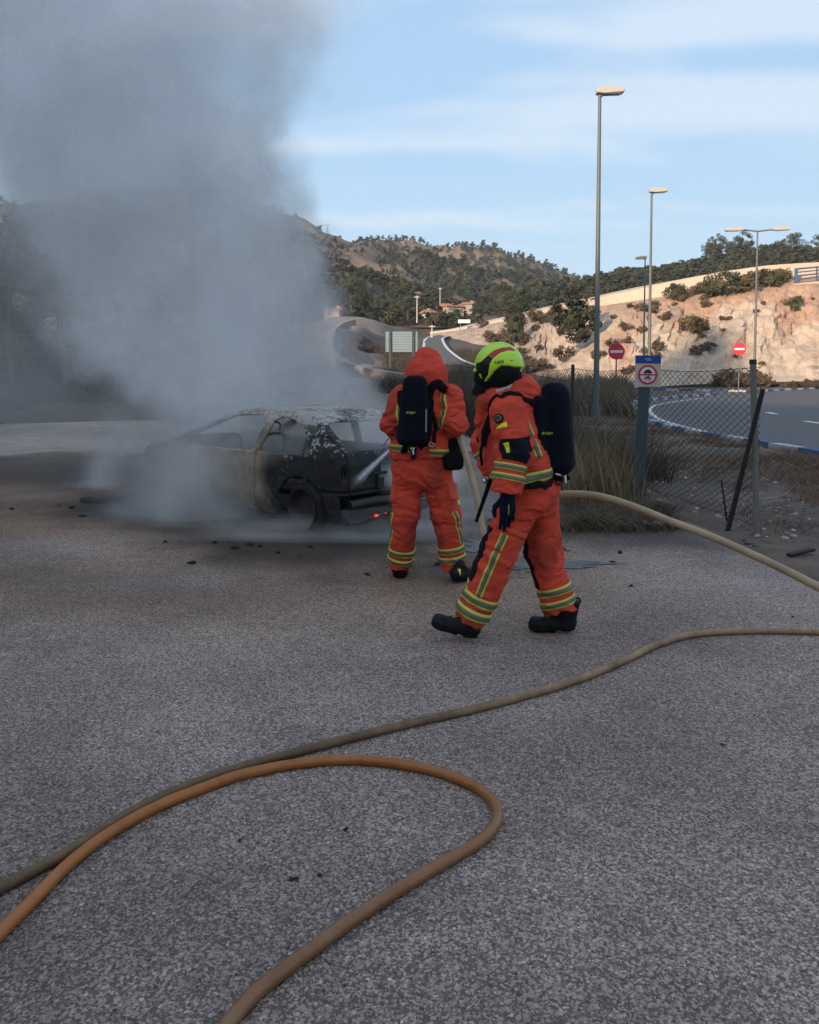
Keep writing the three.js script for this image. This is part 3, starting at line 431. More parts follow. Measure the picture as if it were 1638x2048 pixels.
// ---------------------------------------------------------------- street lamps
function lampHead(len) { const s = new THREE.Shape(); s.moveTo(0, -.05); s.lineTo(len * .25, -.085); s.lineTo(len * .95, -.06); s.quadraticCurveTo(len, -.03, len * .97, .03); s.quadraticCurveTo(len * .8, .085, len * .4, .10); s.quadraticCurveTo(.02, .10, 0, .03); s.closePath(); const g = new THREE.ExtrudeGeometry(s, { depth: .2, bevelEnabled: true, bevelThickness: .06, bevelSize: .03, bevelSegments: 3, curveSegments: 6 }); g.translate(0, 0, -.1); return g; }
M.lampWhite = std(new THREE.Color(.50, .47, .43), .5); M.lens = std(new THREE.Color(.30, .31, .32), .25);
M.pole = std(lin(104, 110, 108), .6, { metalness: .25 });
function lamp(px, d, h, dirs, label, rad, headLen) {
  const p = W(px, 740, d); const t = thing('street_lamp', label, 'street lamp', V(p.x, 0, -d));
  mk('pole', merge([rodGeo(V(0, -.2, 0), V(0, h, 0), rad, rad * .5, 14), rodGeo(V(0, -.2, 0), V(0, .5, 0), rad * 1.5, rad * 1.5, 14)]), M.pole, t);
  for (const [s, arm] of dirs) {
    if (arm) mk('arm', rodGeo(V(0, h - .06, 0), V(s * arm, h + .06, 0), .045, .04, 8), M.pole, t);
    else mk('bracket', rodGeo(V(0, h - .1, 0), V(s * .12, h + .05, 0), .05, .045, 8), M.pole, t);
    const hd = mk('lamp_head', lampHead(headLen), M.lampWhite, t); hd.position.set(s * (arm ? arm - .1 : -.08), h + .08, 0); if (s < 0) hd.rotation.y = Math.PI; hd.rotation.z = s * .04;
    const ln = mk('lens', boxAt(headLen * .55, .03, .22, headLen * .6, -.10, 0), M.lens, hd);
  }
  return t;
}
lamp(1193, 25.5, 10.0, [[1, 0]], 'tallest and nearest street lamp, its single head pointing right', .095, .80);
lamp(1298, 39.4, 10.0, [[1, 0]], 'middle street lamp with single head pointing right, behind the no entry sign', .09, .80);
lamp(1509, 50, 10.0, [[1, 1.0], [-1, 1.0]], 'double headed street lamp in front of the cut bank', .09, 1.05);
lamp(1287, 62.6, 10.0, [[-1, 0]], 'farthest small street lamp, its head pointing left', .085, .80);

// ---------------------------------------------------------------- signs
function disc(r, z, n = 48) { const g = new THREE.CylinderGeometry(r, r, .004, n); g.rotateX(Math.PI / 2); g.translate(0, 0, z); return g; }
M.signRed = std(lin(200, 40, 62), .45); M.signWhite = std(new THREE.Color(.7, .68, .68), .5); M.black = std(new THREE.Color(.012, .012, .014), .6); M.beige = std(new THREE.Color(.50, .45, .38), .7); M.signBlue = std(lin(18, 66, 140), .5); M.poleDark = std(lin(66, 80, 88), .55, { metalness: .3 });
function noEntry(px, py, d, r, base, label) {
  const p = W(px, py, d), t = thing('no_entry_sign', label, 'road sign', V(p.x, base, -d)), h = p.y - base;
  mk('post', rodGeo(V(0, -.2, -.05), V(0, h + r * .6, -.05), .045, .045, 10), M.galv, t); const pl = mk('plate', merge([disc(r, 0), disc(r * .98, -.02)]), M.signRed, t); pl.position.y = h;
  const bar = mk('white_bar', boxAt(r * 1.5, r * .32, .004, 0, 0, .006), M.signWhite, pl);
  t.rotation.y = -Math.atan2(p.x, d) * .6; return t;
}
noEntry(1233, 703, 46, .45, .05, 'nearer red no entry sign with white bar, left of the small sign post');
noEntry(1479, 698, 59, .45, .1, 'farther red no entry sign with white bar, under the double lamp');
{ // access sign on the dark post by the fence
  const b = G(1274, 1006), d = -b.z, top = W(1293, 722, d - .02), t = thing('access_sign', 'beige sign with blue header and red vehicle prohibition on a dark post', 'sign', b);
  const axis = top.clone().sub(b), ang = -Math.atan2(axis.x, axis.y), H = axis.length();
  const post = mk('post', boxAt(.125, H + .4, .06, 0, H / 2 - .2, 0), M.poleDark, t); post.rotation.z = ang;
  const pl = mk('plate', boxAt(.315, .385, .006, 0, 0, .037), M.beige, t); pl.position.set(axis.x + .012, axis.y - .125, 0); pl.rotation.z = ang * .35;
  mk('header', boxAt(.312, .096, .003, 0, .144, .042), M.signBlue, pl);
  const ring = new THREE.TorusGeometry(.107, .0125, 8, 48); ring.scale(1, 1, .2); ring.translate(0, -.042, .043); mk('red_ring', ring, M.signRed, pl);
  mk('red_bar', boxAt(.20, .017, .003, 0, -.042, .0455), M.signRed, pl);
  mk('field', disc(.098, .0405).translate(0, -.042, 0), M.signWhite, pl);
  const carS = new THREE.Shape(); carS.moveTo(-.05, 0); carS.lineTo(-.05, .018); carS.lineTo(-.033, .022); carS.lineTo(-.02, .042); carS.lineTo(.022, .042); carS.lineTo(.034, .022); carS.lineTo(.05, .018); carS.lineTo(.05, 0); carS.lineTo(.036, 0); carS.absarc(.026, 0, .01, 0, Math.PI, true); carS.lineTo(-.016, 0); carS.absarc(-.026, 0, .01, 0, Math.PI, true); carS.closePath();
  const ce = { depth: .002, bevelEnabled: false, curveSegments: 8 }; mk('car_symbol', new THREE.ExtrudeGeometry(carS, ce).translate(0, -.022, .044), M.black, pl);
  const bike = merge([new THREE.TorusGeometry(.016, .004, 6, 20).translate(-.027, -.093, .045), new THREE.TorusGeometry(.016, .004, 6, 20).translate(.027, -.093, .045), boxAt(.05, .008, .003, 0, -.082, .045), boxAt(.03, .014, .003, .004, -.074, .045), boxAt(.006, .03, .003, -.02, -.078, .045), boxAt(.012, .02, .003, .004, -.062, .045)]); mk('motorcycle_symbol', bike, M.black, pl);
  const txt = [[-.03, .15, .022], [.006, .152, .03], [.03, .137, .028], [-.006, .135, .02]].map(([x, y, w]) => boxAt(w, .007, .002, x, y, .0445)); mk('header_text', merge(txt), M.signWhite, pl);
}
{ // large road sign seen from behind
  const d = 58, a = W(771, 663, d), b = W(835, 704, d), w = b.x - a.x, h = a.y - b.y, cx = (a.x + b.x) / 2, gy = midH(cx, d), t = thing('direction_sign', 'large pale direction sign seen from its ribbed back, behind the hooded firefighter', 'road sign', V(cx, gy, -d));
  const m1 = std(lin(128, 146, 154), .7), n = 8; for (let i = 0; i < n; i++) { const p = mk('panel', boxAt(w, h / n - .02, .05, 0, b.y - gy + h * (i + .5) / n, 0), m1, t); if (i === 5) p.scale.z = 1.2; }
  for (const s of [-.36, .36]) mk('post', boxAt(.14, a.y - gy + .9, .14, s * w, (a.y - gy) / 2 - .4, .11), M.galvDark, t);
}
{ const d = 128, a = W(916, 640, d), t = thing('direction_sign', 'small distant white direction sign on two posts beside the far road', 'road sign', V(a.x + .95, W(926, 668, d).y, -d)), h = a.y - t.position.y; mk('panel', boxAt(1.9, .55, .06, 0, h - .2, 0), M.signWhite, t); for (const s of [-.6, .55]) mk('post', boxAt(.1, h + .5, .1, s, h / 2 - .3, -.09), M.galv, t); }

// ---------------------------------------------------------------- fence
{
  const t = thing('chain_link_fence', 'sagging chain link fence on thin posts along the right side of the yard', 'fence');
  M.wire = std(lin(66, 64, 60), .7); M.postGrey = new THREE.MeshStandardMaterial({ vertexColors: true, roughness: .8 }); M.postDark = std(lin(46, 44, 42), .8);
  const posts = [[3.40, 8.05], [3.06, 11], [2.74, 14], [2.4, 17], [2.05, 20.5], [1.85, 24], [1.78, 28], [1.75, 32]];
  posts.forEach(([x, d], i) => {
    const gy = vergeH(x, d) - .1; let a, b; if (i === 0) { a = G(1515, 1080); b = W(1506, 722, 8.05); } else { a = V(x, gy, -d); b = V(x + Math.sin(i * 7) * .03, 1.74, -d); }
    const g = rodGeo(a.clone().add(V(0, -.1, 0)), b, i ? .032 : .031, i ? .03 : .030, 12).toNonIndexed(), h = new THREE.CylinderGeometry(1, 1, 1, 1); const p = g.attributes.position, col = new Float32Array(p.count * 3); const fine = new THREE.BufferGeometry();
    for (let k = 0; k < p.count; k++) { const q = (.75 + fbm(p.getX(k) * 40, p.getY(k) * 9, 2, 3) * .9) * (i ? (i === 2 || i === 1 ? .25 : .5) : 1); col[k * 3] = .21 * q; col[k * 3 + 1] = .205 * q; col[k * 3 + 2] = .185 * q; } g.setAttribute('color', new THREE.BufferAttribute(col, 3)); mk('post', g, M.postGrey, t);
    if (i === 0) mk('post_cap', rodGeo(b.clone().add(V(0, -.03, 0)), b.clone().add(V(0, .015, 0)), .036, .034, 12), M.postDark, t);
  });
  const a = G(1452, 1066), b = W(1526, 778, 7.75); mk('brace', rodGeo(a.clone().add(V(0, -.05, 0)), b, .028, .024, 8), M.postDark, t);
  mk('brace', rodGeo(G(1455, 1050), W(1443, 960, 8.5), .012, .008, 6), M.postDark, t);
  const prism = (P, I, p, q, r) => { const d = q.clone().sub(p).normalize(), u = V(0, 0, 1).cross(d).normalize(), w = d.clone().cross(u), o = P.length / 3; for (const e of [p, q]) for (let k = 0; k < 3; k++) { const c = Math.cos(k * 2.094) * r, s = Math.sin(k * 2.094) * r; P.push(e.x + u.x * c + w.x * s, e.y + u.y * c + w.y * s, e.z + u.z * c + w.z * s); } for (let k = 0; k < 3; k++) { const m = (k + 1) % 3; I.push(o + k, o + m, o + 3 + k, o + m, o + 3 + m, o + 3 + k); } };
  for (let i = 0; i < posts.length - 1; i++) {
    const [x0, d0] = posts[i], [x1, d1] = posts[i + 1], L = Math.hypot(x1 - x0, d1 - d0), pitch = i > 3 ? .11 : .074, cols = Math.round(L / pitch), rows = Math.round(1.62 / (pitch * .5)), P = [], I = [];
    const at = (s, y) => { const f = clamp(s / L), x = mixf(x0, x1, f), d = mixf(d0, d1, f), bow = Math.sin(Math.PI * f); return V(x + bow * .05 * Math.sin(y * 3 + i) + .03, .06 + y - bow * .05 * (y / 1.6) + vergeH(x, d) * .6 * (1 - y / 1.62), -d + bow * .03); };
    for (let c = 0; c < cols; c++) for (let k = 0; k < rows; k++) { const z = (k + c) % 2, s0 = (c + z) * pitch, s1 = (c + 1 - z) * pitch; prism(P, I, at(s0, k * pitch * .5), at(s1, (k + 1) * pitch * .5), .0032); }
    for (const y of [.03, .8, 1.62]) for (let k = 0; k < 12; k++) prism(P, I, at(L * k / 12, y), at(L * (k + 1) / 12, y), .004);
    tag(mk('wire_mesh', geo(P, I), M.wire, t), null, null, null, 'stuff');
  }
}
// ---------------------------------------------------------------- motorway railing on top of the bank
{
  const t = thing('motorway_railing', 'blue grey bridge railing with concrete base at top right of the bank', 'railing'), m = std(lin(84, 108, 136), .5, { metalness: .3 }), n = 9, a = W(1592, 566, 86.8), dir = V(1, .10, -.05);
  const P = (i, y) => a.clone().addScaledVector(dir, i * 2.2).add(V(0, y, 0));
  for (let i = 0; i < n; i++) mk('post', boxAt(i % 2 ? .12 : .32, 1.5, .14, P(i, 0).x, P(i, .75).y, a.z + dir.z * i * 2.2), m, t);
  for (const y of [.35, .75, 1.1, 1.45]) mk('rail', rodGeo(P(-.05, y), P(n - 1, y), y > 1.3 ? .09 : .065, y > 1.3 ? .09 : .065, 8), m, t);
  const c = boxAt(20, .5, 1.2, 0, 0, 0); c.rotateZ(Math.atan(.1)); c.translate(P(4.3, -.3).x, P(4.3, -.3).y, a.z - .6); mk('concrete_base', c, std(new THREE.Color(.5, .43, .34), .9), t);
}
// ---------------------------------------------------------------- far houses, poles, pylons
{
  const wall = std(new THREE.Color(.40, .33, .25), .9), roofM = std(new THREE.Color(.36, .17, .10), .9), dark = std(new THREE.Color(.04, .045, .05), .3), trim = std(new THREE.Color(.55, .5, .42), .9);
  const house = (px, py, d, w, dep, h, turn, label) => {
    const p = W(px, py, d), t = thing('house', label, 'house', p); t.rotation.y = turn;
    mk('wall', boxAt(w, h + 3, dep, 0, h / 2 - 1.5, 0), wall, t);
    const s = new THREE.Shape(); s.moveTo(-dep / 2 - .4, 0); s.lineTo(0, h * .5); s.lineTo(dep / 2 + .4, 0); s.lineTo(dep / 2 + .4, -.15); s.lineTo(-dep / 2 - .4, -.15); s.closePath(); const g = new THREE.ExtrudeGeometry(s, { depth: w + .7, bevelEnabled: false }); g.rotateY(Math.PI / 2); g.translate(-w / 2 - .35, h + .15, 0); const rf = mk('roof', g, roofM, t);
    mk('chimney', boxAt(.6, 1.2, .6, w * .25, h + h * .35, -dep * .15), wall, rf);
    for (const x of [-.32, .08, .34]) { const wn = mk('window', boxAt(w * .14, h * .34, .08, x * w, h * .55, dep / 2 + .03), trim, t); mk('pane', boxAt(w * .11, h * .27, .04, x * w, h * .55, dep / 2 + .075), dark, wn); }
    mk('door', boxAt(w * .11, h * .66, .06, -.12 * w, h * .33, dep / 2 + .03), std(new THREE.Color(.16, .09, .05), .8), t); return t;
  };
  house(902, 626, 190, 4.4, 4, 1.3, .5, 'low house with orange tiled roof among trees above the walking firefighter');
  house(938, 620, 200, 2.6, 3, 1.2, -.4, 'smaller pale house just right of the orange roofed house');
  house(833, 600, 205, 2.2, 3, 1.2, .3, 'pale house half hidden in trees behind the white pole');
  house(858, 638, 165, 1.8, 2.4, 1.1, .8, 'small hut with dark red roof left of the far road');
  house(668, 632, 150, 2.8, 3, .9, -.2, 'low pale house at the edge of the smoke above the lane');
  for (const [px, py, d, h, label] of [[834, 634, 140, 3.6, 'white utility pole in front of the far houses'], [880, 612, 190, 4.2, 'thin utility pole above the trees right of the white one'], [864, 672, 118, 1.6, 'short roadside marker post beside the far road']]) { const p = W(px, py, d), t = thing('utility_pole', label, 'pole', p); mk('pole', rodGeo(V(0, -1, 0), V(0, h, 0), .09, .06, 8), M.white, t); mk('crossarm', boxAt(.9, .1, .1, 0, h - .25, 0), M.white, t); }
  const pylon = (px, d, ptop, pbot, label, col) => {
    const a = W(px, pbot, d), h = W(px, ptop, d).y - a.y, t = thing('pylon', label, 'pylon', a), L = [], w0 = h * .11, w1 = h * .025, r = .09;
    const c = (i, y) => { const k = mixf(w0, w1, Math.min(1, y * 1.25)); return V((i & 1 ? 1 : -1) * k, y * h, (i & 2 ? 1 : -1) * k); };
    for (let i = 0; i < 4; i++) L.push(rodGeo(c(i, -.05), c(i, .8), r, r * .7, 5)); for (let k = 0; k < 8; k++) for (const [i, j] of [[0, 1], [1, 3], [3, 2], [2, 0]]) L.push(rodGeo(c(i, k * .1), c(j, k * .1 + .1), r * .5, r * .5, 4), rodGeo(c(j, k * .1), c(i, k * .1 + .1), r * .5, r * .5, 4));
    const lat = mk('lattice', merge(L), col, t); const A = []; for (const s of [-1, 1]) { A.push(rodGeo(V(0, h * .8, 0), V(s * h * .16, h, 0), r * .9, r * .6, 5), rodGeo(V(0, h * .9, 0), V(s * h * .16, h, 0), r * .6, r * .5, 5)); } A.push(rodGeo(V(-h * .16, h, 0), V(h * .16, h, 0), r * .6, r * .6, 5)); mk('crossarm', merge(A), col, t);
  };
  const pm = std(new THREE.Color(.5, .45, .4), .6, { metalness: .2 }); pylon(812, 372, 483, 548, 'steel lattice pylon standing on the middle of the hillside', pm); pylon(655, 440, 449, 482, 'small pylon on the skyline of the left hill', std(new THREE.Color(.2, .2, .2), .7));
}
// ---------------------------------------------------------------- things on the ground
M.char = new THREE.MeshStandardMaterial({ color: new THREE.Color(.014, .013, .013), roughness: .8 });
{
  const r = rng(44), shapes = [0, 1, 2].map((k) => { const g = new THREE.DodecahedronGeometry(.02, 1), p = g.attributes.position; for (let i = 0; i < p.count; i++) { const x = p.getX(i), y = p.getY(i), z = p.getZ(i), n = 1 + noise(x * 60 + k * 9, y * 60, z * 60) * .9; p.setXYZ(i, x * n * 1.4, y * n * .55, z * n); } g.computeVertexNormals(); return g; });
  const put = (px, py, s) => { const p = G(px, py), o = tag(mk('charred_fragment', shapes[Math.floor(r() * 3)], M.char), 'small charred fragment lying on the asphalt near the fire', 'debris', 'charred fragments on the asphalt'); o.position.set(p.x, .008 * s, p.z); o.scale.set(s * (.5 + r() * .5), s * (.35 + r() * .5), s * .7); o.rotation.y = r() * 6; };
  for (let i = 0; i < 46; i++) put(1025 + r() * 120 + (r() < .3 ? r() * 110 : 0), 1080 + r() * 78, .2 + .75 * r() * r());
  for (const [x, y, s] of [[384, 1128, 1.6], [556, 1107, 1.4], [470, 1098, 1.6], [500, 1090, 1.8], [520, 1093, 1.5], [145, 1017, 2.2], [118, 1012, 1.2], [165, 1033, 1.6], [24, 1019, 1.2], [691, 1660, .55], [480, 1682, .5], [588, 1760, .6], [640, 1752, .5], [1240, 1106, 1.5], [1262, 1173, 1], [1225, 1125, 1.3], [1130, 1052, 1.3], [1128, 1100, 1.4], [980, 1042, 2], [1000, 1052, 1.4], [430, 1086, 1.4], [1586, 1235, .6], [1445, 1490, .5], [875, 1130, 1.8], [735, 1150, 1.2], [620, 1095, 1.6], [330, 1085, 1.3], [1075, 1048, 1.2]]) put(x, y, s);
  // the puddle of run-off
  M.wet = new THREE.MeshPhysicalMaterial({ map: asphaltMap, color: new THREE.Color(.46, .48, .52), roughness: .45, bumpMap: asphaltBump, bumpScale: .003 });
  const puddle = (cx, cy, rx, rz, turn, seed, label) => { const c = G(cx, cy), n = 90, P = [0, .006, 0], I = []; for (let i = 0; i < n; i++) { const a = i / n * 6.283, q = 1 + fbm(Math.cos(a) * 2.5 + seed, Math.sin(a) * 2.5, seed, 5) * 1.5; P.push(Math.cos(a) * rx * q, .006, -Math.sin(a) * rz * q); I.push(0, i + 1, (i + 1) % n + 1); } const g = geo(P, I); g.rotateY(turn); g.translate(c.x, 0, c.z); const q2 = g.attributes.position, u2 = new Float32Array(q2.count * 2); for (let i = 0; i < q2.count; i++) { u2[i * 2] = q2.getX(i) / 2.4; u2[i * 2 + 1] = -q2.getZ(i) / 2.4; } g.setAttribute('uv', new THREE.BufferAttribute(u2, 2)); tag(mk('puddle', g, M.wet), label, null, null, 'structure'); };
  puddle(1105, 1130, .5, .13, .1, 3, 'shallow puddle of run-off behind the walking firefighter'); puddle(985, 1090, .30, .30, .3, 8, 'wet patch between the two firefighters');
  // litter by the fence foot
  const pz = G(1325, 1056), pg = new THREE.PlaneGeometry(.42, .2, 10, 6); pg.rotateX(-Math.PI / 2); { const p = pg.attributes.position; for (let i = 0; i < p.count; i++) p.setY(i, .03 + Math.abs(noise(p.getX(i) * 14, p.getZ(i) * 14, 3)) * .1); pg.computeVertexNormals(); } const paper = tag(mk('crumpled_sheet', pg, std(new THREE.Color(.40, .36, .31), .8, { side: THREE.DoubleSide })), 'crumpled pale sheet lying in the grass under the hose', 'litter'); paper.position.copy(pz);
  const q = [[1487, 1083], [1497, 1078], [1520, 1081], [1530, 1087], [1505, 1090], [1490, 1087], [1520, 1091], [1550, 1090], [1580, 1094], [1575, 1098], [1540, 1097], [1505, 1093]].map(([x, y]) => G(x, y, .018)); tag(mk('bent_rod', new THREE.TubeGeometry(curve(q), 60, .013, 6), M.postDark), 'dark bent metal rod lying at the foot of the near fence post', 'scrap');
  const bd = G(1603, 1052, .3), board = tag(mk('board', boxAt(.26, .02, .06), M.char), 'short dark board on the verge right of the near fence post', 'scrap'); board.position.set(bd.x, vergeH(bd.x, -bd.z) + .03, bd.z); board.rotation.set(0, .3, .12);
}

// ---------------------------------------------------------------- distance fields and their meshes
const cap = (a, b, ra, rb) => { const ax = a.x, ay = a.y, az = a.z, dx = b.x - ax, dy = b.y - ay, dz = b.z - az, L = dx * dx + dy * dy + dz * dz || 1e-9; return (x, y, z) => { const px = x - ax, py = y - ay, pz = z - az; let t = (px * dx + py * dy + pz * dz) / L; t = t < 0 ? 0 : t > 1 ? 1 : t; const qx = px - dx * t, qy = py - dy * t, qz = pz - dz * t; return Math.sqrt(qx * qx + qy * qy + qz * qz) - (ra + (rb - ra) * t); }; };
const smin = (a, b, k) => { const h = Math.max(k - Math.abs(a - b), 0) / k; return Math.min(a, b) - h * h * k * 0.25; };
const smax = (a, b, k) => -smin(-a, -b, k);
const uni = (k, ...f) => (x, y, z) => { let d = f[0](x, y, z); for (let i = 1; i < f.length; i++) d = smin(d, f[i](x, y, z), k); return d; };
const cutBy = (f, p, n, k = .006) => (x, y, z) => smax(f(x, y, z), (x - p.x) * n.x + (y - p.y) * n.y + (z - p.z) * n.z, k);
function grad(f, x, y, z, e = .0015) { return V(f(x + e, y, z) - f(x - e, y, z), f(x, y + e, z) - f(x, y - e, z), f(x, y, z + e) - f(x, y, z - e)).normalize(); }
function netMesh(f, lo, hi, h, colour) {   // surface nets
  const nx = Math.ceil((hi.x - lo.x) / h) + 1, ny = Math.ceil((hi.y - lo.y) / h) + 1, nz = Math.ceil((hi.z - lo.z) / h) + 1, val = new Float32Array(nx * ny * nz), B = 5, reach = h * B * 0.95;
  for (let k0 = 0; k0 < nz; k0 += B) for (let j0 = 0; j0 < ny; j0 += B) for (let i0 = 0; i0 < nx; i0 += B) {
    const c = f(lo.x + (i0 + 2) * h, lo.y + (j0 + 2) * h, lo.z + (k0 + 2) * h), skip = Math.abs(c) > reach * 1.5;
    for (let k = k0; k < Math.min(nz, k0 + B); k++) for (let j = j0; j < Math.min(ny, j0 + B); j++) for (let i = i0; i < Math.min(nx, i0 + B); i++) val[(k * ny + j) * nx + i] = skip ? c : f(lo.x + i * h, lo.y + j * h, lo.z + k * h);
  }
  const id = new Int32Array(nx * ny * nz).fill(-1), pos = [], idx = [], S = (i, j, k) => (k * ny + j) * nx + i, E = [[0, 1], [2, 3], [4, 5], [6, 7], [0, 2], [1, 3], [4, 6], [5, 7], [0, 4], [1, 5], [2, 6], [3, 7]], cv = new Float32Array(8);
  for (let k = 0; k < nz - 1; k++) for (let j = 0; j < ny - 1; j++) for (let i = 0; i < nx - 1; i++) {
    let m = 0; for (let c = 0; c < 8; c++) { cv[c] = val[S(i + (c & 1), j + ((c >> 1) & 1), k + (c >> 2))]; if (cv[c] < 0) m |= 1 << c; } if (m === 0 || m === 255) continue;
    let x = 0, y = 0, z = 0, n = 0; for (const [a, b] of E) { if ((cv[a] < 0) === (cv[b] < 0)) continue; const t = cv[a] / (cv[a] - cv[b]); x += mixf(a & 1, b & 1, t); y += mixf((a >> 1) & 1, (b >> 1) & 1, t); z += mixf(a >> 2, b >> 2, t); n++; }
    id[S(i, j, k)] = pos.length / 3; pos.push(lo.x + (i + x / n) * h, lo.y + (j + y / n) * h, lo.z + (k + z / n) * h);
  }
  const quad = (a, b, c, d, flip) => { if (a < 0 || b < 0 || c < 0 || d < 0) return; if (flip) idx.push(a, c, b, a, d, c); else idx.push(a, b, c, a, c, d); };
  for (let k = 1; k < nz - 1; k++) for (let j = 1; j < ny - 1; j++) for (let i = 1; i < nx - 1; i++) {
    const v = val[S(i, j, k)] < 0;
    if (v !== val[S(i + 1, j, k)] < 0) quad(id[S(i, j - 1, k - 1)], id[S(i, j, k - 1)], id[S(i, j, k)], id[S(i, j - 1, k)], !v);
    if (v !== val[S(i, j + 1, k)] < 0) quad(id[S(i - 1, j, k - 1)], id[S(i - 1, j, k)], id[S(i, j, k)], id[S(i, j, k - 1)], !v);
    if (v !== val[S(i, j, k + 1)] < 0) quad(id[S(i - 1, j - 1, k)], id[S(i, j - 1, k)], id[S(i, j, k)], id[S(i - 1, j, k)], !v);
  }
  const g = new THREE.BufferGeometry(), P = new Float32Array(pos), N = new Float32Array(pos.length);
  for (let i = 0; i < P.length; i += 3) { const n = grad(f, P[i], P[i + 1], P[i + 2], h * .5); N[i] = n.x; N[i + 1] = n.y; N[i + 2] = n.z; }
  g.setAttribute('position', new THREE.BufferAttribute(P, 3)); g.setAttribute('normal', new THREE.BufferAttribute(N, 3)); g.setIndex(idx);
  if (colour) { const C = new Float32Array(pos.length); for (let i = 0; i < P.length; i += 3) { const c = colour(P[i], P[i + 1], P[i + 2], N[i], N[i + 1], N[i + 2]); C[i] = c[0]; C[i + 1] = c[1]; C[i + 2] = c[2]; } g.setAttribute('color', new THREE.BufferAttribute(C, 3)); }
  return g;
}
function pick(g, keep) {   // the faces of a mesh whose centre passes a test
  const p = g.attributes.position, ix = g.index.array, out = []; for (let i = 0; i < ix.length; i += 3) { const a = ix[i], b = ix[i + 1], c = ix[i + 2]; if (keep((p.getX(a) + p.getX(b) + p.getX(c)) / 3, (p.getY(a) + p.getY(b) + p.getY(c)) / 3, (p.getZ(a) + p.getZ(b) + p.getZ(c)) / 3)) out.push(a, b, c); }
  const map = new Map(), P = [], N = [], C = [], I = []; for (const a of out) { if (!map.has(a)) { map.set(a, P.length / 3); P.push(p.getX(a), p.getY(a), p.getZ(a)); N.push(g.attributes.normal.getX(a), g.attributes.normal.getY(a), g.attributes.normal.getZ(a)); if (g.attributes.color) C.push(g.attributes.color.getX(a), g.attributes.color.getY(a), g.attributes.color.getZ(a)); } I.push(map.get(a)); }
  const h = new THREE.BufferGeometry(); h.setAttribute('position', new THREE.BufferAttribute(new Float32Array(P), 3)); h.setAttribute('normal', new THREE.BufferAttribute(new Float32Array(N), 3)); if (C.length) h.setAttribute('color', new THREE.BufferAttribute(new Float32Array(C), 3)); h.setIndex(I); return h;
}
function boundsOf(pts, m) { const b = new THREE.Box3().setFromPoints(pts).expandByScalar(m); return [b.min, b.max]; }
// cloth patch round a limb: grid in (t along the bone, angle), dropped onto the field; edges tuck in
function patch(f, A, B, t0, t1, p0, p1, ref, o = {}) {
  const ax = B.clone().sub(A), d = ax.clone().normalize(), U = ref.clone().addScaledVector(d, -ref.dot(d)).normalize(), Vv = d.clone().cross(U), full = p1 - p0 > 6.2, nt = o.nt ?? Math.max(2, Math.round((t1 - t0) * ax.length() / .012)), np = o.np ?? Math.max(4, Math.round((p1 - p0) * .1 / .012)), off = o.off ?? .003, pos = [], idx = [];
  const drop = (t, ph, e) => { const c = A.clone().addScaledVector(ax, t), r = U.clone().multiplyScalar(Math.cos(ph)).addScaledVector(Vv, Math.sin(ph)); let s = o.from ?? .24; for (let i = 0; i < 40; i++) { const v = f(c.x + r.x * s, c.y + r.y * s, c.z + r.z * s); if (v < .0004) break; s -= v * .9; if (s < 0) { s = 0; break; } } s += e; return c.addScaledVector(r, s); };
  for (let j = -1; j <= nt + 1; j++) for (let i = full ? 0 : -1; i <= (full ? np : np + 1); i++) {
    const tj = clamp(j / nt), pi = full ? i / np : clamp(i / np), edge = j < 0 || j > nt || (!full && (i < 0 || i > np)); let t = mixf(t0, t1, tj), ph = mixf(p0, p1, pi);
    if (o.warp) [t, ph] = o.warp(t, ph, tj, pi); const q = drop(t, ph, edge ? -.004 : off); pos.push(q.x, q.y, q.z);
  }
  const w = full ? np + 1 : np + 3, hgt = nt + 3; for (let j = 0; j < hgt - 1; j++) for (let i = 0; i < w - 1; i++) { const a = j * w + i, b = a + 1, c = a + w, e = c + 1; idx.push(a, b, c, b, e, c); }
  return geo(pos, idx);
}
// ribbon laid along a path on a field
function ribbon(f, pts, width, off = .004, n = 40, bulge = 0) {
  const c = curve(pts), pos = [], idx = []; 
  for (let i = 0; i <= n; i++) { let p = c.getPoint(i / n); for (let k = 0; k < 8; k++) { const v = f(p.x, p.y, p.z); p.addScaledVector(grad(f, p.x, p.y, p.z), -v * .8); } const N = grad(f, p.x, p.y, p.z, .006), t = c.getTangent(i / n), s = t.clone().cross(N).normalize();
    for (const [k, e] of [[-1, -.006], [-1, off], [-.33, off + bulge], [.33, off + bulge], [1, off], [1, -.006]]) { const q = p.clone().addScaledVector(s, k * width / 2); for (let m = 0; m < 3; m++) { const v = f(q.x, q.y, q.z); q.addScaledVector(grad(f, q.x, q.y, q.z), -v * .8); } q.addScaledVector(N, e); pos.push(q.x, q.y, q.z); } }
  for (let i = 0; i < n; i++) for (let k = 0; k < 5; k++) { const a = i * 6 + k, b = a + 1; idx.push(a, a + 6, b, b, a + 6, b + 6); }
  const g = geo(pos, idx); return g;
}
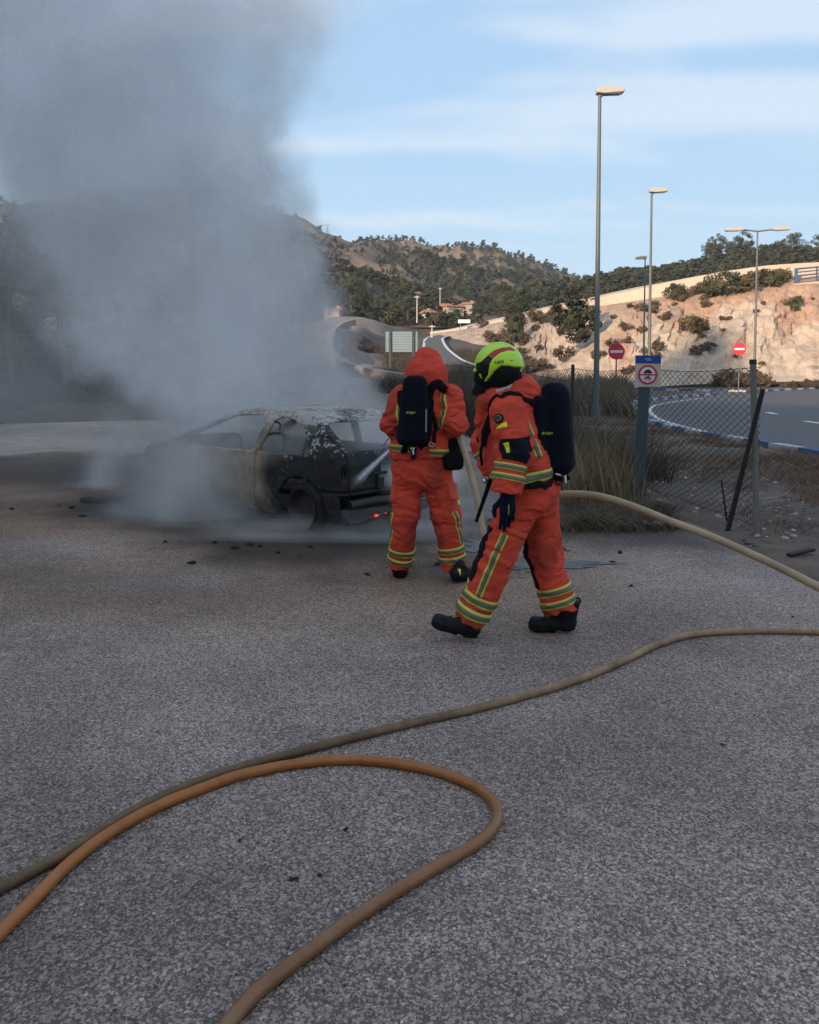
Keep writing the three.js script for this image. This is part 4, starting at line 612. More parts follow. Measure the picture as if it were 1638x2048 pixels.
// box with rounded edges that tapers from A to B
function taperBox(A, B, lat, w0, w1, t0, t1, r) { const ax = B.clone().sub(A), L = ax.length(), d = ax.clone().normalize(), l = lat.clone().addScaledVector(d, -lat.dot(d)).normalize(), n = d.clone().cross(l), m = A.clone().add(B).multiplyScalar(.5); return (x, y, z) => { const px = x - m.x, py = y - m.y, pz = z - m.z, a = px * d.x + py * d.y + pz * d.z, u = px * l.x + py * l.y + pz * l.z, v = px * n.x + py * n.y + pz * n.z, k = clamp(a / L + .5), qx = Math.abs(u) - mixf(w0, w1, k) + r, qy = Math.abs(v) - mixf(t0, t1, k) + r, qz = Math.abs(a) - L / 2 + r; return (Math.hypot(Math.max(qx, 0), Math.max(qy, 0), Math.max(qz, 0)) + Math.min(Math.max(qx, qy, qz), 0) - r) * .93; }; }

const fonts = {}; for (const [k, n] of [['bold', 'droid_sans_bold']]) fonts[k] = await new FontLoader().loadAsync(`fonts/droid/${n}.typeface.json`);
function words(text, size, font = fonts.bold) { const g = new THREE.ShapeGeometry(font.generateShapes(text, size), 4); g.computeBoundingBox(); const b = g.boundingBox; g.translate(-(b.min.x + b.max.x) / 2, -(b.min.y + b.max.y) / 2, 0); return g; }
function onto(g, f, origin, right, up, out, off = .002) { const p = g.attributes.position; for (let i = 0; i < p.count; i++) { const q = origin.clone().addScaledVector(right, p.getX(i)).addScaledVector(up, p.getY(i)).addScaledVector(out, .06); for (let k = 0; k < 60; k++) { const v = f(q.x, q.y, q.z); if (v < .0003) break; q.addScaledVector(out, -v * .9); } q.addScaledVector(out, off); p.setXYZ(i, q.x, q.y, q.z); } g.computeVertexNormals(); return g; }

// ---------------------------------------------------------------- fire kit materials
let clothMap; { const N = 256, A = new Uint8Array(N * N * 4), r = rng(8); for (let y = 0; y < N; y++) for (let x = 0; x < N; x++) { const v = 128 + 60 * Math.sin(x * .785) * Math.sin(y * .785) + (r() - .5) * 70, o = (y * N + x) * 4; A[o] = A[o + 1] = A[o + 2] = v; A[o + 3] = 255; } clothMap = tex(A, N, N, false); }
M.suit = new THREE.MeshPhysicalMaterial({ vertexColors: true, roughness: .9, specularIntensity: .35 });
M.tapeY = std(new THREE.Color(.58, .54, .07), .6); M.tapeG = std(new THREE.Color(.115, .135, .085), .55); const matte = (r, g2, b2) => new THREE.MeshPhysicalMaterial({ color: new THREE.Color(r, g2, b2), roughness: .9, specularIntensity: .3 }); M.pad = matte(.008, .009, .014); M.strap = matte(.007, .007, .009);
M.cover = new THREE.MeshPhysicalMaterial({ color: new THREE.Color(.005, .0065, .014), roughness: .9, specularIntensity: .25 }); M.boot = new THREE.MeshPhysicalMaterial({ color: new THREE.Color(.007, .007, .008), roughness: .6, specularIntensity: .5 }); M.sole = matte(.010, .010, .010); M.glove = matte(.006, .009, .030); M.chrome = std(new THREE.Color(.6, .62, .65), .25, { metalness: .9 }); M.bodyDark = matte(.009, .009, .011);
M.hiYellow = new THREE.MeshPhysicalMaterial({ color: new THREE.Color(.50, .80, .012), roughness: .35, clearcoat: .4, clearcoatRoughness: .3 }); M.helmRed = std(new THREE.Color(.40, .018, .03), .4); M.visor = new THREE.MeshPhysicalMaterial({ color: new THREE.Color(.006, .007, .01), roughness: .35, specularIntensity: .6 }); M.yellowPatch = std(new THREE.Color(.78, .78, .03), .6);
const suitColour = (seed) => (x, y, z, nx, ny, nz) => { const n = fbm(x * 5 + seed, y * 5, z * 5, 4), f = fbm(x * 40, y * 40, z * 40 + seed, 3), grime = sstep(.06, .34, fbm(x * 3.4 + seed, y * 2.6, z * 3.4, 4) + sstep(.75, .1, y) * .16), low = clamp(grime * .55), k = (.97 + n * .34 + f * .22) * (1 - low * .30); return [.63 * k * (1 - low * .5), .072 * k * (1 - low * .2), .040 * k]; };
// folds of heavy cloth: strongest near the joints given
function folds(f, joints, seed, amp = .007) { return (x, y, z) => { const d = f(x, y, z); if (d > .05 || d < -.05) return d; let w = .45; for (const [p, r, s] of joints) { const q = Math.exp(-((x - p.x) ** 2 + (y - p.y) ** 2 + (z - p.z) ** 2) / (r * r)); w += q * s; } const wx = noise(x * 5, y * 5, z * 5 + seed) * .09, a = 1 - Math.abs(noise(x * 8 + seed, (y + wx) * 17, z * 8)) * 2.2, b = noise(x * 7, y * 6, z * 7 + seed * 2), c = 1 - Math.abs(noise(x * 19, (y + wx) * 34, z * 19 + seed)) * 2; const s2 = 1 - Math.abs(noise(x * 6 + y * 5 + seed, y * 7 - z * 4, z * 6)) * 2.4; return d - amp * w * (Math.max(-.7, a) * 1.15 + b * 1.9 + Math.max(-.4, c) * .18 + Math.max(-.2, s2) * 1.0 - .4); }; }
function tape(list, parent, name = 'reflective_stripe') { const s = mk(name, merge(list.map((fn) => fn(0, 1, 0))), M.tapeY, parent); mk('silver_band', merge(list.map((fn) => fn(.25, .75, .0045))), M.tapeG, s); return s; }
// tape right round a limb, or over part of it
const ringTape = (f, A, B, t0, t1, ref, p0 = 0, p1 = Math.PI * 2, o = {}) => (a, b, x) => patch(f, A, B, mixf(t0, t1, a), mixf(t0, t1, b), p0, p1, ref, { np: 44, nt: 4, ...o, off: (o.off ?? .003) + x });
const longTape = (f, A, B, t0, t1, c0, c1, wid, ref, o = {}) => (a, b, x) => patch(f, A, B, t0, t1, 0, 1, ref, { np: 2, warp: (t, ph, tj, pi) => [t, mixf(c0, c1, tj) + (mixf(a, b, pi) - .5) * wid], ...o, off: (o.off ?? .003) + x });
function boot(parent, heel, toe, upHint, shaft, seed) {
  const f = toe.clone().sub(heel), L = f.length(); f.normalize(); const w = f.clone().cross(upHint).normalize(), u = w.clone().cross(f).normalize(), at = (a, b, c = 0) => heel.clone().addScaledVector(f, a).addScaledVector(u, b).addScaledVector(w, c);
  const foot = uni(.03, cap(at(.045, .06), at(L * .5, .05), .043, .042), cap(at(L * .45, .05), at(L - .045, .046), .044, .040), cap(at(L - .07, .044, -.02), at(L - .05, .043, .018), .038, .038), cap(at(L * .52, .075), at(.085, .13), .034, .046), cap(at(.05, .07), shaft, .047, .062));
  const body = cutBy((x, y, z) => foot(x, y, z) - .003 * noise(x * 30, y * 30, z * 30), at(0, .024), u.clone().multiplyScalar(-1)), tread = cutBy(cutBy((x, y, z) => foot(x, y, z) - .007, at(0, .030), u), at(0, 0), u.clone().multiplyScalar(-1));
  const sole = (x, y, z) => { const q = (x - heel.x) * f.x + (y - heel.y) * f.y + (z - heel.z) * f.z, v = (x - heel.x) * u.x + (y - heel.y) * u.y + (z - heel.z) * u.z; return Math.max(tread(x, y, z), Math.min(.019 - Math.abs(q - .108), .014 - v + .004)); };
  const [lo, hi] = boundsOf([heel, toe, shaft], .1), b = mk('boot', netMesh(body, lo, hi, .0065), M.boot, parent); mk('sole', netMesh(sole, lo, hi, .006), M.sole, b);
  const flash = patch(body, at(L * .40, .05), at(L * .40 + .001, .05).addScaledVector(f, .06), 0, 1, -.45, .45, u, { np: 6, nt: 5, off: .002, from: .14 }); mk('boot_flash', flash, std(new THREE.Color(.22, .225, .03), .7), b); return { b, at, body, f, u, w };
}
function glove(parent, wrist, dir, side, out, curl, size = 1, thumbIn = .6) {   // dir: towards the finger tips, side: towards the thumb, out: back of the hand
  dir = dir.clone().normalize(); side = side.clone().addScaledVector(dir, -side.dot(dir)).normalize(); out = out.clone().addScaledVector(dir, -out.dot(dir)).addScaledVector(side, -out.dot(side)).normalize();
  const at = (a, s, o) => wrist.clone().addScaledVector(dir, a * size).addScaledVector(side, s * size).addScaledVector(out, o * size), parts = [], pts = [wrist];
  const palm = uni(.02, cap(at(-.02, 0, 0), at(.02, 0, 0), .034 * size, .034 * size), cap(at(.03, .020, 0), at(.085, .026, .002), .021 * size, .018 * size), cap(at(.03, -.018, 0), at(.08, -.028, .0), .021 * size, .0165 * size), cap(at(.035, 0, 0), at(.088, 0, .003), .023 * size, .018 * size)); parts.push(palm);
  [[.028, .044, .0115], [.0095, .050, .0118], [-.0095, .046, .0112], [-.027, .036, .0102]].forEach(([s, l, r], k) => { let p = at(.088 - Math.abs(k - 1) * .004, s, .002), a = .12 + k * .03, prev = p; const spread = (s > 0 ? .06 : -.08) * (Math.abs(k - 1.3)); for (let j = 0; j < 3; j++) { a += curl[k] * (j === 0 ? .75 : 1); const len = l * [1, .68, .52][j] * size, q = prev.clone().addScaledVector(dir, Math.cos(a) * len).addScaledVector(out, -Math.sin(a) * len).addScaledVector(side, spread * len); parts.push(cap(prev, q, r * size * (1 - j * .06), r * size * (.94 - j * .08))); prev = q; pts.push(q); } });
  let p = at(.030, .030, -.006); const q1 = p.clone().addScaledVector(dir, .030 * size).addScaledVector(side, .028 * size).addScaledVector(out, -.014 * size * (1 + thumbIn)), q2 = q1.clone().addScaledVector(dir, .030 * size).addScaledVector(side, .006 * size).addScaledVector(out, -.016 * size * thumbIn), q3 = q2.clone().addScaledVector(dir, .022 * size).addScaledVector(side, -.004 * size).addScaledVector(out, -.014 * size * thumbIn); const thumb = uni(.006, cap(p, q1, .017 * size, .0135 * size), cap(q1, q2, .0135 * size, .012 * size), cap(q2, q3, .012 * size, .0105 * size)); pts.push(q1, q3);
  const f = (x, y, z) => { let d = palm(x, y, z), g = 1; for (let i = 1; i < parts.length; i++) g = Math.min(g, parts[i](x, y, z)); return smin(smin(d, g, .009), thumb(x, y, z), .012); };
  const [lo, hi] = boundsOf(pts, .05), g = mk('glove', netMesh(f, lo, hi, .0038), M.glove, parent); mk('glove_trim', patch(f, at(.045, 0, 0), at(.10, 0, 0), 0, 1, -.10, .12, out, { np: 2, nt: 6, off: .0015, from: .08 }), std(new THREE.Color(.45, .38, .06), .7), g); return g;
}

// ---------------------------------------------------------------- the firefighter walking in front
{
  const P = W, base = G(1020, 1282), t = thing('person', 'firefighter in orange suit and yellow helmet walking left in front of the hooded one', 'person', V(0, 0, 0));
  const fw = V(-.95, 0, -.31), cam = V(.31, 0, .95).normalize().negate().negate(), left = V(-.31, 0, .95), back = fw.clone().negate();
  const J = { neck: P(1018, 792, 5.03), chest: P(1034, 838, 5.03), waist: P(1050, 915, 5.03), pel: P(1062, 972, 5.03), sL: P(1013, 824, 4.86), eL: P(1027, 905, 4.80), wL: P(1013, 986, 4.76), sR: P(1006, 822, 5.21), eR: P(972, 890, 5.27), wR: P(992, 950, 5.2), hL: P(1056, 975, 4.94), kL: P(1001, 1100, 4.92), aL: P(941, 1240, 4.94), hR: P(1074, 975, 5.12), kR: P(1087, 1102, 5.14), aR: P(1124, 1226, 5.10), head: P(990, 748, 5.03) };
  // the body inside the clothes
  const limb = (a, b, c, r0, r1, r2) => uni(.03, cap(a, b, r0, r1), cap(b, c, r1, r2));
  const body = uni(.05, cap(J.head, J.neck, .098, .07), cap(J.neck, J.chest, .075, .10), cap(J.chest, J.waist, .11, .10), cap(J.waist, J.pel, .10, .11), limb(J.sL, J.eL, J.wL, .055, .045, .034), limb(J.sR, J.eR, J.wR, .055, .045, .034), limb(J.hL, J.kL, J.aL, .085, .06, .045), limb(J.hR, J.kR, J.aR, .085, .06, .045), cap(J.head.clone().addScaledVector(fw, .05), J.head.clone().addScaledVector(fw, .06).add(V(0, -.03, 0)), .075, .07));
  { const [lo, hi] = boundsOf(Object.values(J), .16); mk('body', netMesh(body, lo, hi, .014), M.bodyDark, t); }
  // breathing mask
  const mask = uni(.02, cap(J.head.clone().addScaledVector(fw, .06).add(V(0, -.035, 0)), J.head.clone().addScaledVector(fw, .07).add(V(0, -.085, 0)), .068, .06), cap(J.head.clone().addScaledVector(fw, .10).add(V(0, -.09, 0)), J.head.clone().addScaledVector(fw, .115).add(V(0, -.105, 0)), .034, .032)); { const [lo, hi] = boundsOf([J.head.clone().addScaledVector(fw, .1)], .17); mk('breathing_mask', netMesh(mask, lo, hi, .007), M.visor, t); }
  // trousers
  const shinL = J.aL.clone().sub(J.kL).normalize(), shinR = J.aR.clone().sub(J.kR).normalize();
  const legL = cutBy(limb(J.hL, J.kL, J.aL.clone().addScaledVector(shinL, .04), .124, .104, .096), J.aL.clone().addScaledVector(shinL, -.004), shinL), legR = cutBy(limb(J.hR, J.kR, J.aR.clone().addScaledVector(shinR, .04), .120, .104, .096), J.aR.clone().addScaledVector(shinR, -.012), shinR);
  const seat = uni(.06, cap(J.pel.clone().addScaledVector(left, .07), J.waist.clone().addScaledVector(left, .06), .135, .13), cap(J.pel.clone().addScaledVector(left, -.07), J.waist.clone().addScaledVector(left, -.06), .135, .13), cap(J.pel.clone().addScaledVector(back, .05), J.pel.clone().addScaledVector(back, .02).add(V(0, -.09, 0)), .11, .09));
  const trou0 = (x, y, z) => smin(smin(legL(x, y, z), legR(x, y, z), .02), seat(x, y, z), .07);
  const trou = folds(trou0, [[J.kL, .13, .9], [J.kR, .13, .9], [J.hL, .16, .8], [J.aL, .12, .8], [J.aR, .12, .8]], 3.3, .0115);
  { const [lo, hi] = boundsOf([J.pel, J.aL, J.aR, J.kL, J.kR, J.hL, J.waist], .2); const g = mk('trousers', netMesh((x, y, z) => smax(trou(x, y, z), y - J.waist.y + .02, .01), lo, hi, .0080, suitColour(1)), M.suit, t);
    const fl = folds(legL, [[J.kL, .13, .9], [J.aL, .12, .8]], 3.3, .0115), fr = folds(legR, [[J.kR, .13, .9], [J.aR, .12, .8]], 3.3, .0115), o = { off: .006 };
    tape([ringTape(fl, J.kL, J.aL, .63, .75, left, 0, Math.PI * 2, o)], g); tape([ringTape(fl, J.kL, J.aL, .81, .93, left, 0, Math.PI * 2, o)], g);
    tape([ringTape(fr, J.kR, J.aR, .56, .68, left, 0, Math.PI * 2, o)], g); tape([ringTape(fr, J.kR, J.aR, .76, .87, left, 0, Math.PI * 2, o)], g);
    tape([longTape(fl, J.hL, J.kL, .74, .985, .02, .03, .42, left, { off: .006 })], g); tape([longTape(fl, J.kL, J.aL, .0, .61, .03, .02, .42, left, { off: .006 })], g);
    const front = fw.clone(); mk('knee_pad', merge([patch(fl, J.hL, J.kL, .74, 1.02, -.75, .75, front, { off: .008 }), patch(fl, J.kL, J.aL, -.02, .50, -.72, .72, front, { off: .008 })]), M.pad, g); mk('knee_pad', merge([patch(fr, J.hR, J.kR, .72, 1.02, -.8, .8, front, { off: .008 }), patch(fr, J.kR, J.aR, -.02, .52, -.75, .75, front, { off: .008 })]), M.pad, g);
    mk('yellow_tab', patch(fl, J.kL, J.aL, .50, .56, -.35, .75, front, { off: .009 }), M.yellowPatch, g);
    mk('thigh_flap', patch(fl, J.hL, J.kL, .62, .70, -1.5, .95, left, { off: .007, nt: 3 }), M.suitFlat ??= new THREE.MeshStandardMaterial({ color: new THREE.Color(.60, .075, .036), roughness: .85 }), g);
  }
  // jacket
  const wl = J.wL.clone().sub(J.eL).normalize(), wr = J.wR.clone().sub(J.eR).normalize();
  const armL = cutBy(limb(J.sL, J.eL, J.wL.clone().addScaledVector(wl, .03), .100, .090, .082), J.wL.clone().addScaledVector(wl, -.005), wl), armR = cutBy(limb(J.sR, J.eR, J.wR.clone().addScaledVector(wr, .03), .098, .088, .08), J.wR.clone().addScaledVector(wr, -.01), wr);
  const hem = P(1062, 966, 5.03), hn = V(-.16, -1, 0).normalize();
  const torso = cutBy(uni(.08, cap(P(1024, 826, 5.12), P(1046, 930, 5.12), .130, .145), cap(P(1024, 826, 4.95), P(1046, 930, 4.95), .130, .145), cap(P(1046, 930, 5.12), P(1052, 985, 5.12), .145, .15), cap(P(1046, 930, 4.95), P(1052, 985, 4.95), .145, .15), cap(P(992, 850, 5.04), P(1005, 930, 5.04), .105, .11)), hem, hn);
  const hood = uni(.05, cap(P(996, 796, 4.99), P(1048, 783, 4.98), .078, .088), cap(P(1000, 793, 5.08), P(1050, 781, 5.08), .078, .085), cap(P(1048, 784, 5.03), P(1070, 792, 5.03), .085, .062), cap(P(968, 812, 5.03), P(1000, 790, 5.02), .045, .06), cap(P(958, 842, 5.0), P(972, 806, 5.0), .03, .045));
  const jack0 = (x, y, z) => smin(smin(smin(torso(x, y, z), hood(x, y, z), .022), armL(x, y, z), .035), armR(x, y, z), .03);
  const jk = [[J.eL, .12, 1.1], [J.eR, .12, 1.2], [J.wL, .1, .6], [P(1045, 785, 5), .12, 1.0], [P(985, 880, 5.1), .14, 1.0]], jack = folds(jack0, jk, 7.1, .0115);
  { const [lo, hi] = boundsOf([J.sL, J.sR, J.eL, J.eR, J.wL, J.wR, P(1046, 960, 5.12), P(1046, 960, 4.95), P(1060, 770, 5), P(960, 850, 5)], .19); const g = mk('jacket', netMesh(jack, lo, hi, .0075, suitColour(4)), M.suit, t);
    const fa = folds(armL, jk, 7.1, .0115), fr = folds(armR, jk, 7.1, .0115), ft = folds(torso, jk, 7.1, .0115), o = { off: .006 };
    tape([ringTape(fa, J.eL, J.wL, .30, .46, left, 0, 6.2832, o)], g); tape([ringTape(fa, J.eL, J.wL, .55, .71, left, 0, 6.2832, o)], g); tape([ringTape(fr, J.eR, J.wR, .22, .40, left, 0, 6.2832, o)], g);
    const T0 = P(1046, 930, 5.03), T1 = P(1053, 975, 5.03); tape([ringTape(ft, T0, T1, .15, .58, back, -1.3, 2.6, { off: .007, from: .34, np: 40 })], g);
    const C0 = P(1024, 826, 5.03), C1 = P(1046, 930, 5.03); tape([longTape(ft, C0, C1, -.1, .42, 1.12, .98, .22, back, { off: .006, from: .34 })], g); tape([longTape(ft, C0, C1, .5, .82, .96, .92, .2, back, { off: .006, from: .34 })], g);
    // elbow pad, badge and yellow flashes on the near sleeve
    mk('elbow_pad', patch(fa, J.sL, J.eL, .68, 1.06, -1.55, .45, left, { off: .009, nt: 8, np: 18, warp: (tt, ph, a, b) => [tt + .05 * Math.cos((b - .5) * 3), ph + .15 * Math.sin(a * 3)] }), M.pad, g); mk('elbow_pad', patch(fa, J.eL, J.wL, -.02, .22, -1.5, .45, left, { off: .009, nt: 6, np: 18 }), M.pad, g);
    mk('yellow_flash', patch(fa, J.sL, J.eL, .80, 1.04, -.06, .26, left, { off: .0125, nt: 5, np: 4, warp: (tt, ph, a, b) => [tt, .10 + (ph - .10) * mixf(1, .55, a)] }), M.yellowPatch, g);
    mk('yellow_flash', patch(fa, J.sL, J.eL, .30, .44, -.12, .50, left, { off: .005, nt: 4, np: 6, warp: (tt, ph, a, b) => [mixf(mixf(.30, .40, b), .44, a), ph] }), M.yellowPatch, g);
    const badge = (r0, r1, off, m, n) => mk(n, patch(fa, J.sL, J.eL, .20, .30, 0, 1, left, { np: 20, nt: 2, off, warp: (tt, ph, a, b) => { const an = b * Math.PI * 2, rr = mixf(r0, r1, a); return [.19 + Math.cos(an) * rr / .27, .30 + Math.sin(an) * rr / .1]; } }), m, g);
    badge(.001, .031, .006, M.pad, 'badge'); badge(.012, .021, .009, M.tapeG, 'badge_ring'); badge(.001, .006, .009, M.tapeG, 'badge_centre');
    // pale tape on the hood edge
    mk('hood_tape', ribbon(jack, [P(992, 783, 4.93), P(1006, 776, 4.90), P(1022, 768, 4.90)], .022, .003, 14), std(new THREE.Color(.42, .36, .36), .5), g);
    // harness
    const st = mk('shoulder_strap', ribbon(jack, [P(1066, 815, 4.93), P(1050, 804, 4.90), P(1022, 796, 4.86), P(1000, 800, 4.86), P(984, 818, 4.90), P(974, 850, 4.94), P(966, 890, 4.98)], .046, .012, 50, .004), M.strap, t);
    mk('shoulder_strap', ribbon(jack, [P(1066, 812, 5.16), P(1040, 800, 5.2), P(1000, 800, 5.2), P(972, 830, 5.16), P(964, 880, 5.1)], .046, .012, 40, .004), M.strap, t);
    mk('waist_belt', ribbon(ft, [P(1096, 950, 4.98), P(1072, 968, 4.82), P(1040, 976, 4.79), P(1008, 976, 4.84), P(985, 968, 4.95)], .045, .012, 40, .004), M.strap, t);
  }
  glove(t, J.wL.clone().add(V(.004, -.012, 0)), V(.03, -1, -.02), V(-1, -.1, .15), V(-.2, 0, 1), [.10, .13, .2, .28], 1.12, .35);
  glove(t, J.wR.clone().addScaledVector(wr, .01), V(.65, -.45, .1), V(.2, .9, .3), V(.1, .5, -.9), [.75, .8, .85, .85], 1.08, .9);
  // boots
  { const b = boot(t, P(955, 1289, 4.93).setY(.005), P(860, 1252, 5.0), V(.3, 1, 0), J.aL.clone().addScaledVector(shinL, .04), 1); const g2 = patch(b.body, b.at(.05, .055), b.at(.11, .05), 0, 1, .0, 1.0, b.u.clone().add(b.w.clone().multiplyScalar(-1.2)), { np: 4, nt: 6, off: .003, from: .14, warp: (tt, ph, a, q) => [tt, .15 + (ph - .5) * .5 * (1 - a * .5)] }); mk('boot_flash', g2, std(new THREE.Color(.34, .33, .04), .7), b.b); }
  { const b = boot(t, P(1152, 1275, 5.1).setY(.004), P(1056, 1272, 5.14).setY(.004), V(0, 1, 0), J.aR.clone().add(V(.012, .02, 0)), 2); const loop = new THREE.TorusGeometry(.018, .0055, 8, 20); loop.translate(b.at(.005, .20).x + .012, b.at(.005, .20).y, b.at(.005, .20).z); mk('pull_loop', loop, M.strap, b.b); const tall = uni(.02, cap(b.at(.06, .06), b.at(.035, .19), .055, .058), cap(b.at(.085, .06), b.at(.075, .17), .05, .05)); const [lo, hi] = boundsOf([b.at(.06, .06), b.at(.04, .2)], .09); mk('boot_shaft', netMesh(cutBy(tall, b.at(0, .205), V(.1, 1, 0).normalize()), lo, hi, .007), M.boot, b.b); }
  // helmet, drawn from its side view
  const hc = P(998, 738, 5.02), hf = V(-.955, -.02, -.295).normalize(), hl = V(-.295, 0, .955), hu = hl.clone().cross(hf).normalize().multiplyScalar(-1); if (hu.y < 0) hu.negate(); const H = (zx, zy) => [-(zx - 491) * .000481, (428 - zy) * .000481];
  const poly = (l) => { const q = l.map((a) => H(...a)); return (u, v) => polyD(q, u, v); };
  const pPanel = poly([[400, 470], [425, 370], [470, 300], [540, 245], [640, 212], [730, 225], [785, 300], [800, 415], [700, 405], [650, 388], [560, 392], [475, 450], [430, 520], [330, 612], [255, 495], [285, 480], [330, 570], [398, 500]]), pVisor = poly([[190, 400], [240, 350], [300, 340], [400, 258], [462, 300], [422, 370], [412, 460], [398, 500], [330, 570], [285, 480], [220, 470]]), pRed = poly([[398, 250], [470, 195], [560, 165], [700, 148], [730, 215], [640, 203], [550, 232], [465, 296]]), pLow = poly([[300, 620], [430, 525], [480, 455], [560, 396], [650, 392], [700, 408], [820, 415], [760, 520], [500, 560], [330, 660]]);
  const shell0 = (x, y, z) => { const dx = x - hc.x, dy = y - hc.y, dz = z - hc.z, u = dx * hf.x + dy * hf.y + dz * hf.z, v = dx * hu.x + dy * hu.y + dz * hu.z - .018, w = dx * hl.x + dy * hl.y + dz * hl.z; const k = Math.sqrt((u / .142) ** 2 + (v / .138) ** 2 + (w / .124) ** 2); return (k - 1) * .124; };
  const uv = (x, y, z) => { const dx = x - hc.x, dy = y - hc.y, dz = z - hc.z; return [dx * hf.x + dy * hf.y + dz * hf.z, dx * hu.x + dy * hu.y + dz * hu.z, dx * hl.x + dy * hl.y + dz * hl.z]; };
  const helm = (x, y, z) => { const s = shell0(x, y, z); if (s > .05) return s; const [u, v, w] = uv(x, y, z), e = Math.max(0, Math.abs(w) - .045), raise = .008 * sstep(.004, -.006, pPanel(u, v)) * sstep(0, .03, Math.abs(w)), ridge = .007 * sstep(.034, .028, Math.abs(w)) * sstep(-.02, .02, v), dent = .008 * sstep(.003, -.006, pVisor(u, v)); return smax(s - raise - ridge + dent, -v - .098 + Math.abs(u) * .12, .004) ; };
  { const [lo, hi] = boundsOf([hc], .19), full = netMesh(helm, lo, hi, .0042), cls = (x, y, z) => { const [u, v, w] = uv(x, y, z); if (Math.abs(w) < .032 && v > -.02) return Math.abs(w) < .031 ? 0 : 0; if (pPanel(u, v) < 0) return 0; if (pVisor(u, v) < 0) return 2; if (pRed(u, v) < 0) return 1; if (pLow(u, v) < 0 || v < -.035) return 2; return 0; };
    const h = mk('helmet', pick(full, (x, y, z) => cls(x, y, z) === 0), M.hiYellow, t); mk('red_band', pick(full, (x, y, z) => cls(x, y, z) === 1), M.helmRed, h); mk('visor', pick(full, (x, y, z) => cls(x, y, z) === 2), M.visor, h);
    const [nu, nv] = H(545, 345), right = hf.clone().negate().multiplyScalar(.99).addScaledVector(hu, .10).normalize(), up = hu.clone().addScaledVector(right, -hu.dot(right)).normalize(); mk('helmet_number', onto(words('1455', .019), helm, hc.clone().addScaledVector(hf, nu).addScaledVector(hu, nv).addScaledVector(hl, .13), right, up, hl, .0025), M.black, h);
    mk('small_mark', onto(new THREE.PlaneGeometry(.016, .004, 4, 1), helm, hc.clone().addScaledVector(hf, H(690, 325)[0]).addScaledVector(hu, H(690, 325)[1]).addScaledVector(hl, .13), right, up, hl, .002), M.black, h);
    const kn = hc.clone().addScaledVector(hf, H(205, 440)[0]).addScaledVector(hu, H(205, 440)[1]).addScaledVector(hl, .05); mk('visor_knob', new THREE.SphereGeometry(.012, 12, 8).translate(kn.x, kn.y, kn.z), M.hiYellow, h);
    const guard = cap(hc.clone().addScaledVector(hf, -.03).addScaledVector(hu, -.05), J.neck.clone().add(V(.01, .02, 0)), .112, .085), [lo2, hi2] = boundsOf([hc, J.neck], .15); mk('neck_guard', netMesh(guard, lo2, hi2, .01), M.strap, h); }
  // breathing apparatus on the back
  { const A = P(1108, 948, 5.0).addScaledVector(back, .0), B = P(1109, 764, 5.0), f = (x, y, z) => bx(x, y, z) - .003 * noise(x * 20, y * 14, z * 20), bx = uni(.02, taperBox(A, B, left, .135, .092, .128, .086, .078), taperBox(P(1085, 940, 5.0), P(1082, 790, 5.0), left, .15, .12, .05, .04, .03)); const [lo, hi] = boundsOf([A, B], .19), c = mk('breathing_apparatus', netMesh(f, lo, hi, .009), M.cover, t);
    mk('cover_seam', patch(f, A, B, .70, .712, 0, 6.2832, left, { off: .002, nt: 1, np: 40, from: .3 }), M.strap, c);
    const up = B.clone().sub(A).normalize(), o1 = A.clone().lerp(B, .46).addScaledVector(left, .2).addScaledVector(back, -.02); const right = back.clone(); mk('cover_label', onto(words('dräger', .014), f, o1, right, up, left, .003), std(new THREE.Color(.50, .42, .05), .6), c);
    const v0 = P(1108, 952, 4.94); const valve = mk('cylinder_valve', merge([rodGeo(v0, v0.clone().add(V(.05, -.03, .02)), .022, .02, 12), rodGeo(v0.clone().add(V(.05, -.02, .03)), v0.clone().add(V(.085, .0, .03)), .017, .017, 12)]), M.strap, c); mk('valve_fitting', merge([rodGeo(v0.clone().add(V(.055, .01, .045)), v0.clone().add(V(.058, -.035, .05)), .011, .011, 10), rodGeo(v0.clone().add(V(.0, .02, .05)), v0.clone().add(V(.03, .012, .055)), .008, .008, 8), rodGeo(v0.clone().add(V(-.02, .005, .05)), v0.clone().add(V(-.015, -.03, .05)), .007, .007, 8)]), M.chrome, valve);
    mk('red_tap', rodGeo(v0.clone().add(V(.01, -.035, .04)), v0.clone().add(V(.035, -.04, .045)), .014, .014, 10), std(new THREE.Color(.10, .012, .012), .5), valve);
    const pl = [P(1105, 960, 4.95), P(1118, 985, 4.98), P(1090, 1005, 4.92), P(1060, 985, 4.86)]; mk('pressure_hose', new THREE.TubeGeometry(curve([P(1040, 800, 4.86), P(1000, 830, 4.84), P(975, 870, 4.9), P(962, 900, 4.95), P(964, 930, 5.0)]), 30, .009, 8), M.strap, c);
    mk('hanging_strap', rodGeo(P(988, 940, 5.08), P(952, 1044, 5.06), .017, .011, 8), M.strap, t); mk('strap_buckle', new THREE.SphereGeometry(.018, 10, 8).translate(P(970, 962, 5.05).x, P(970, 962, 5.05).y, P(970, 962, 5.05).z), M.chrome, t); }
}

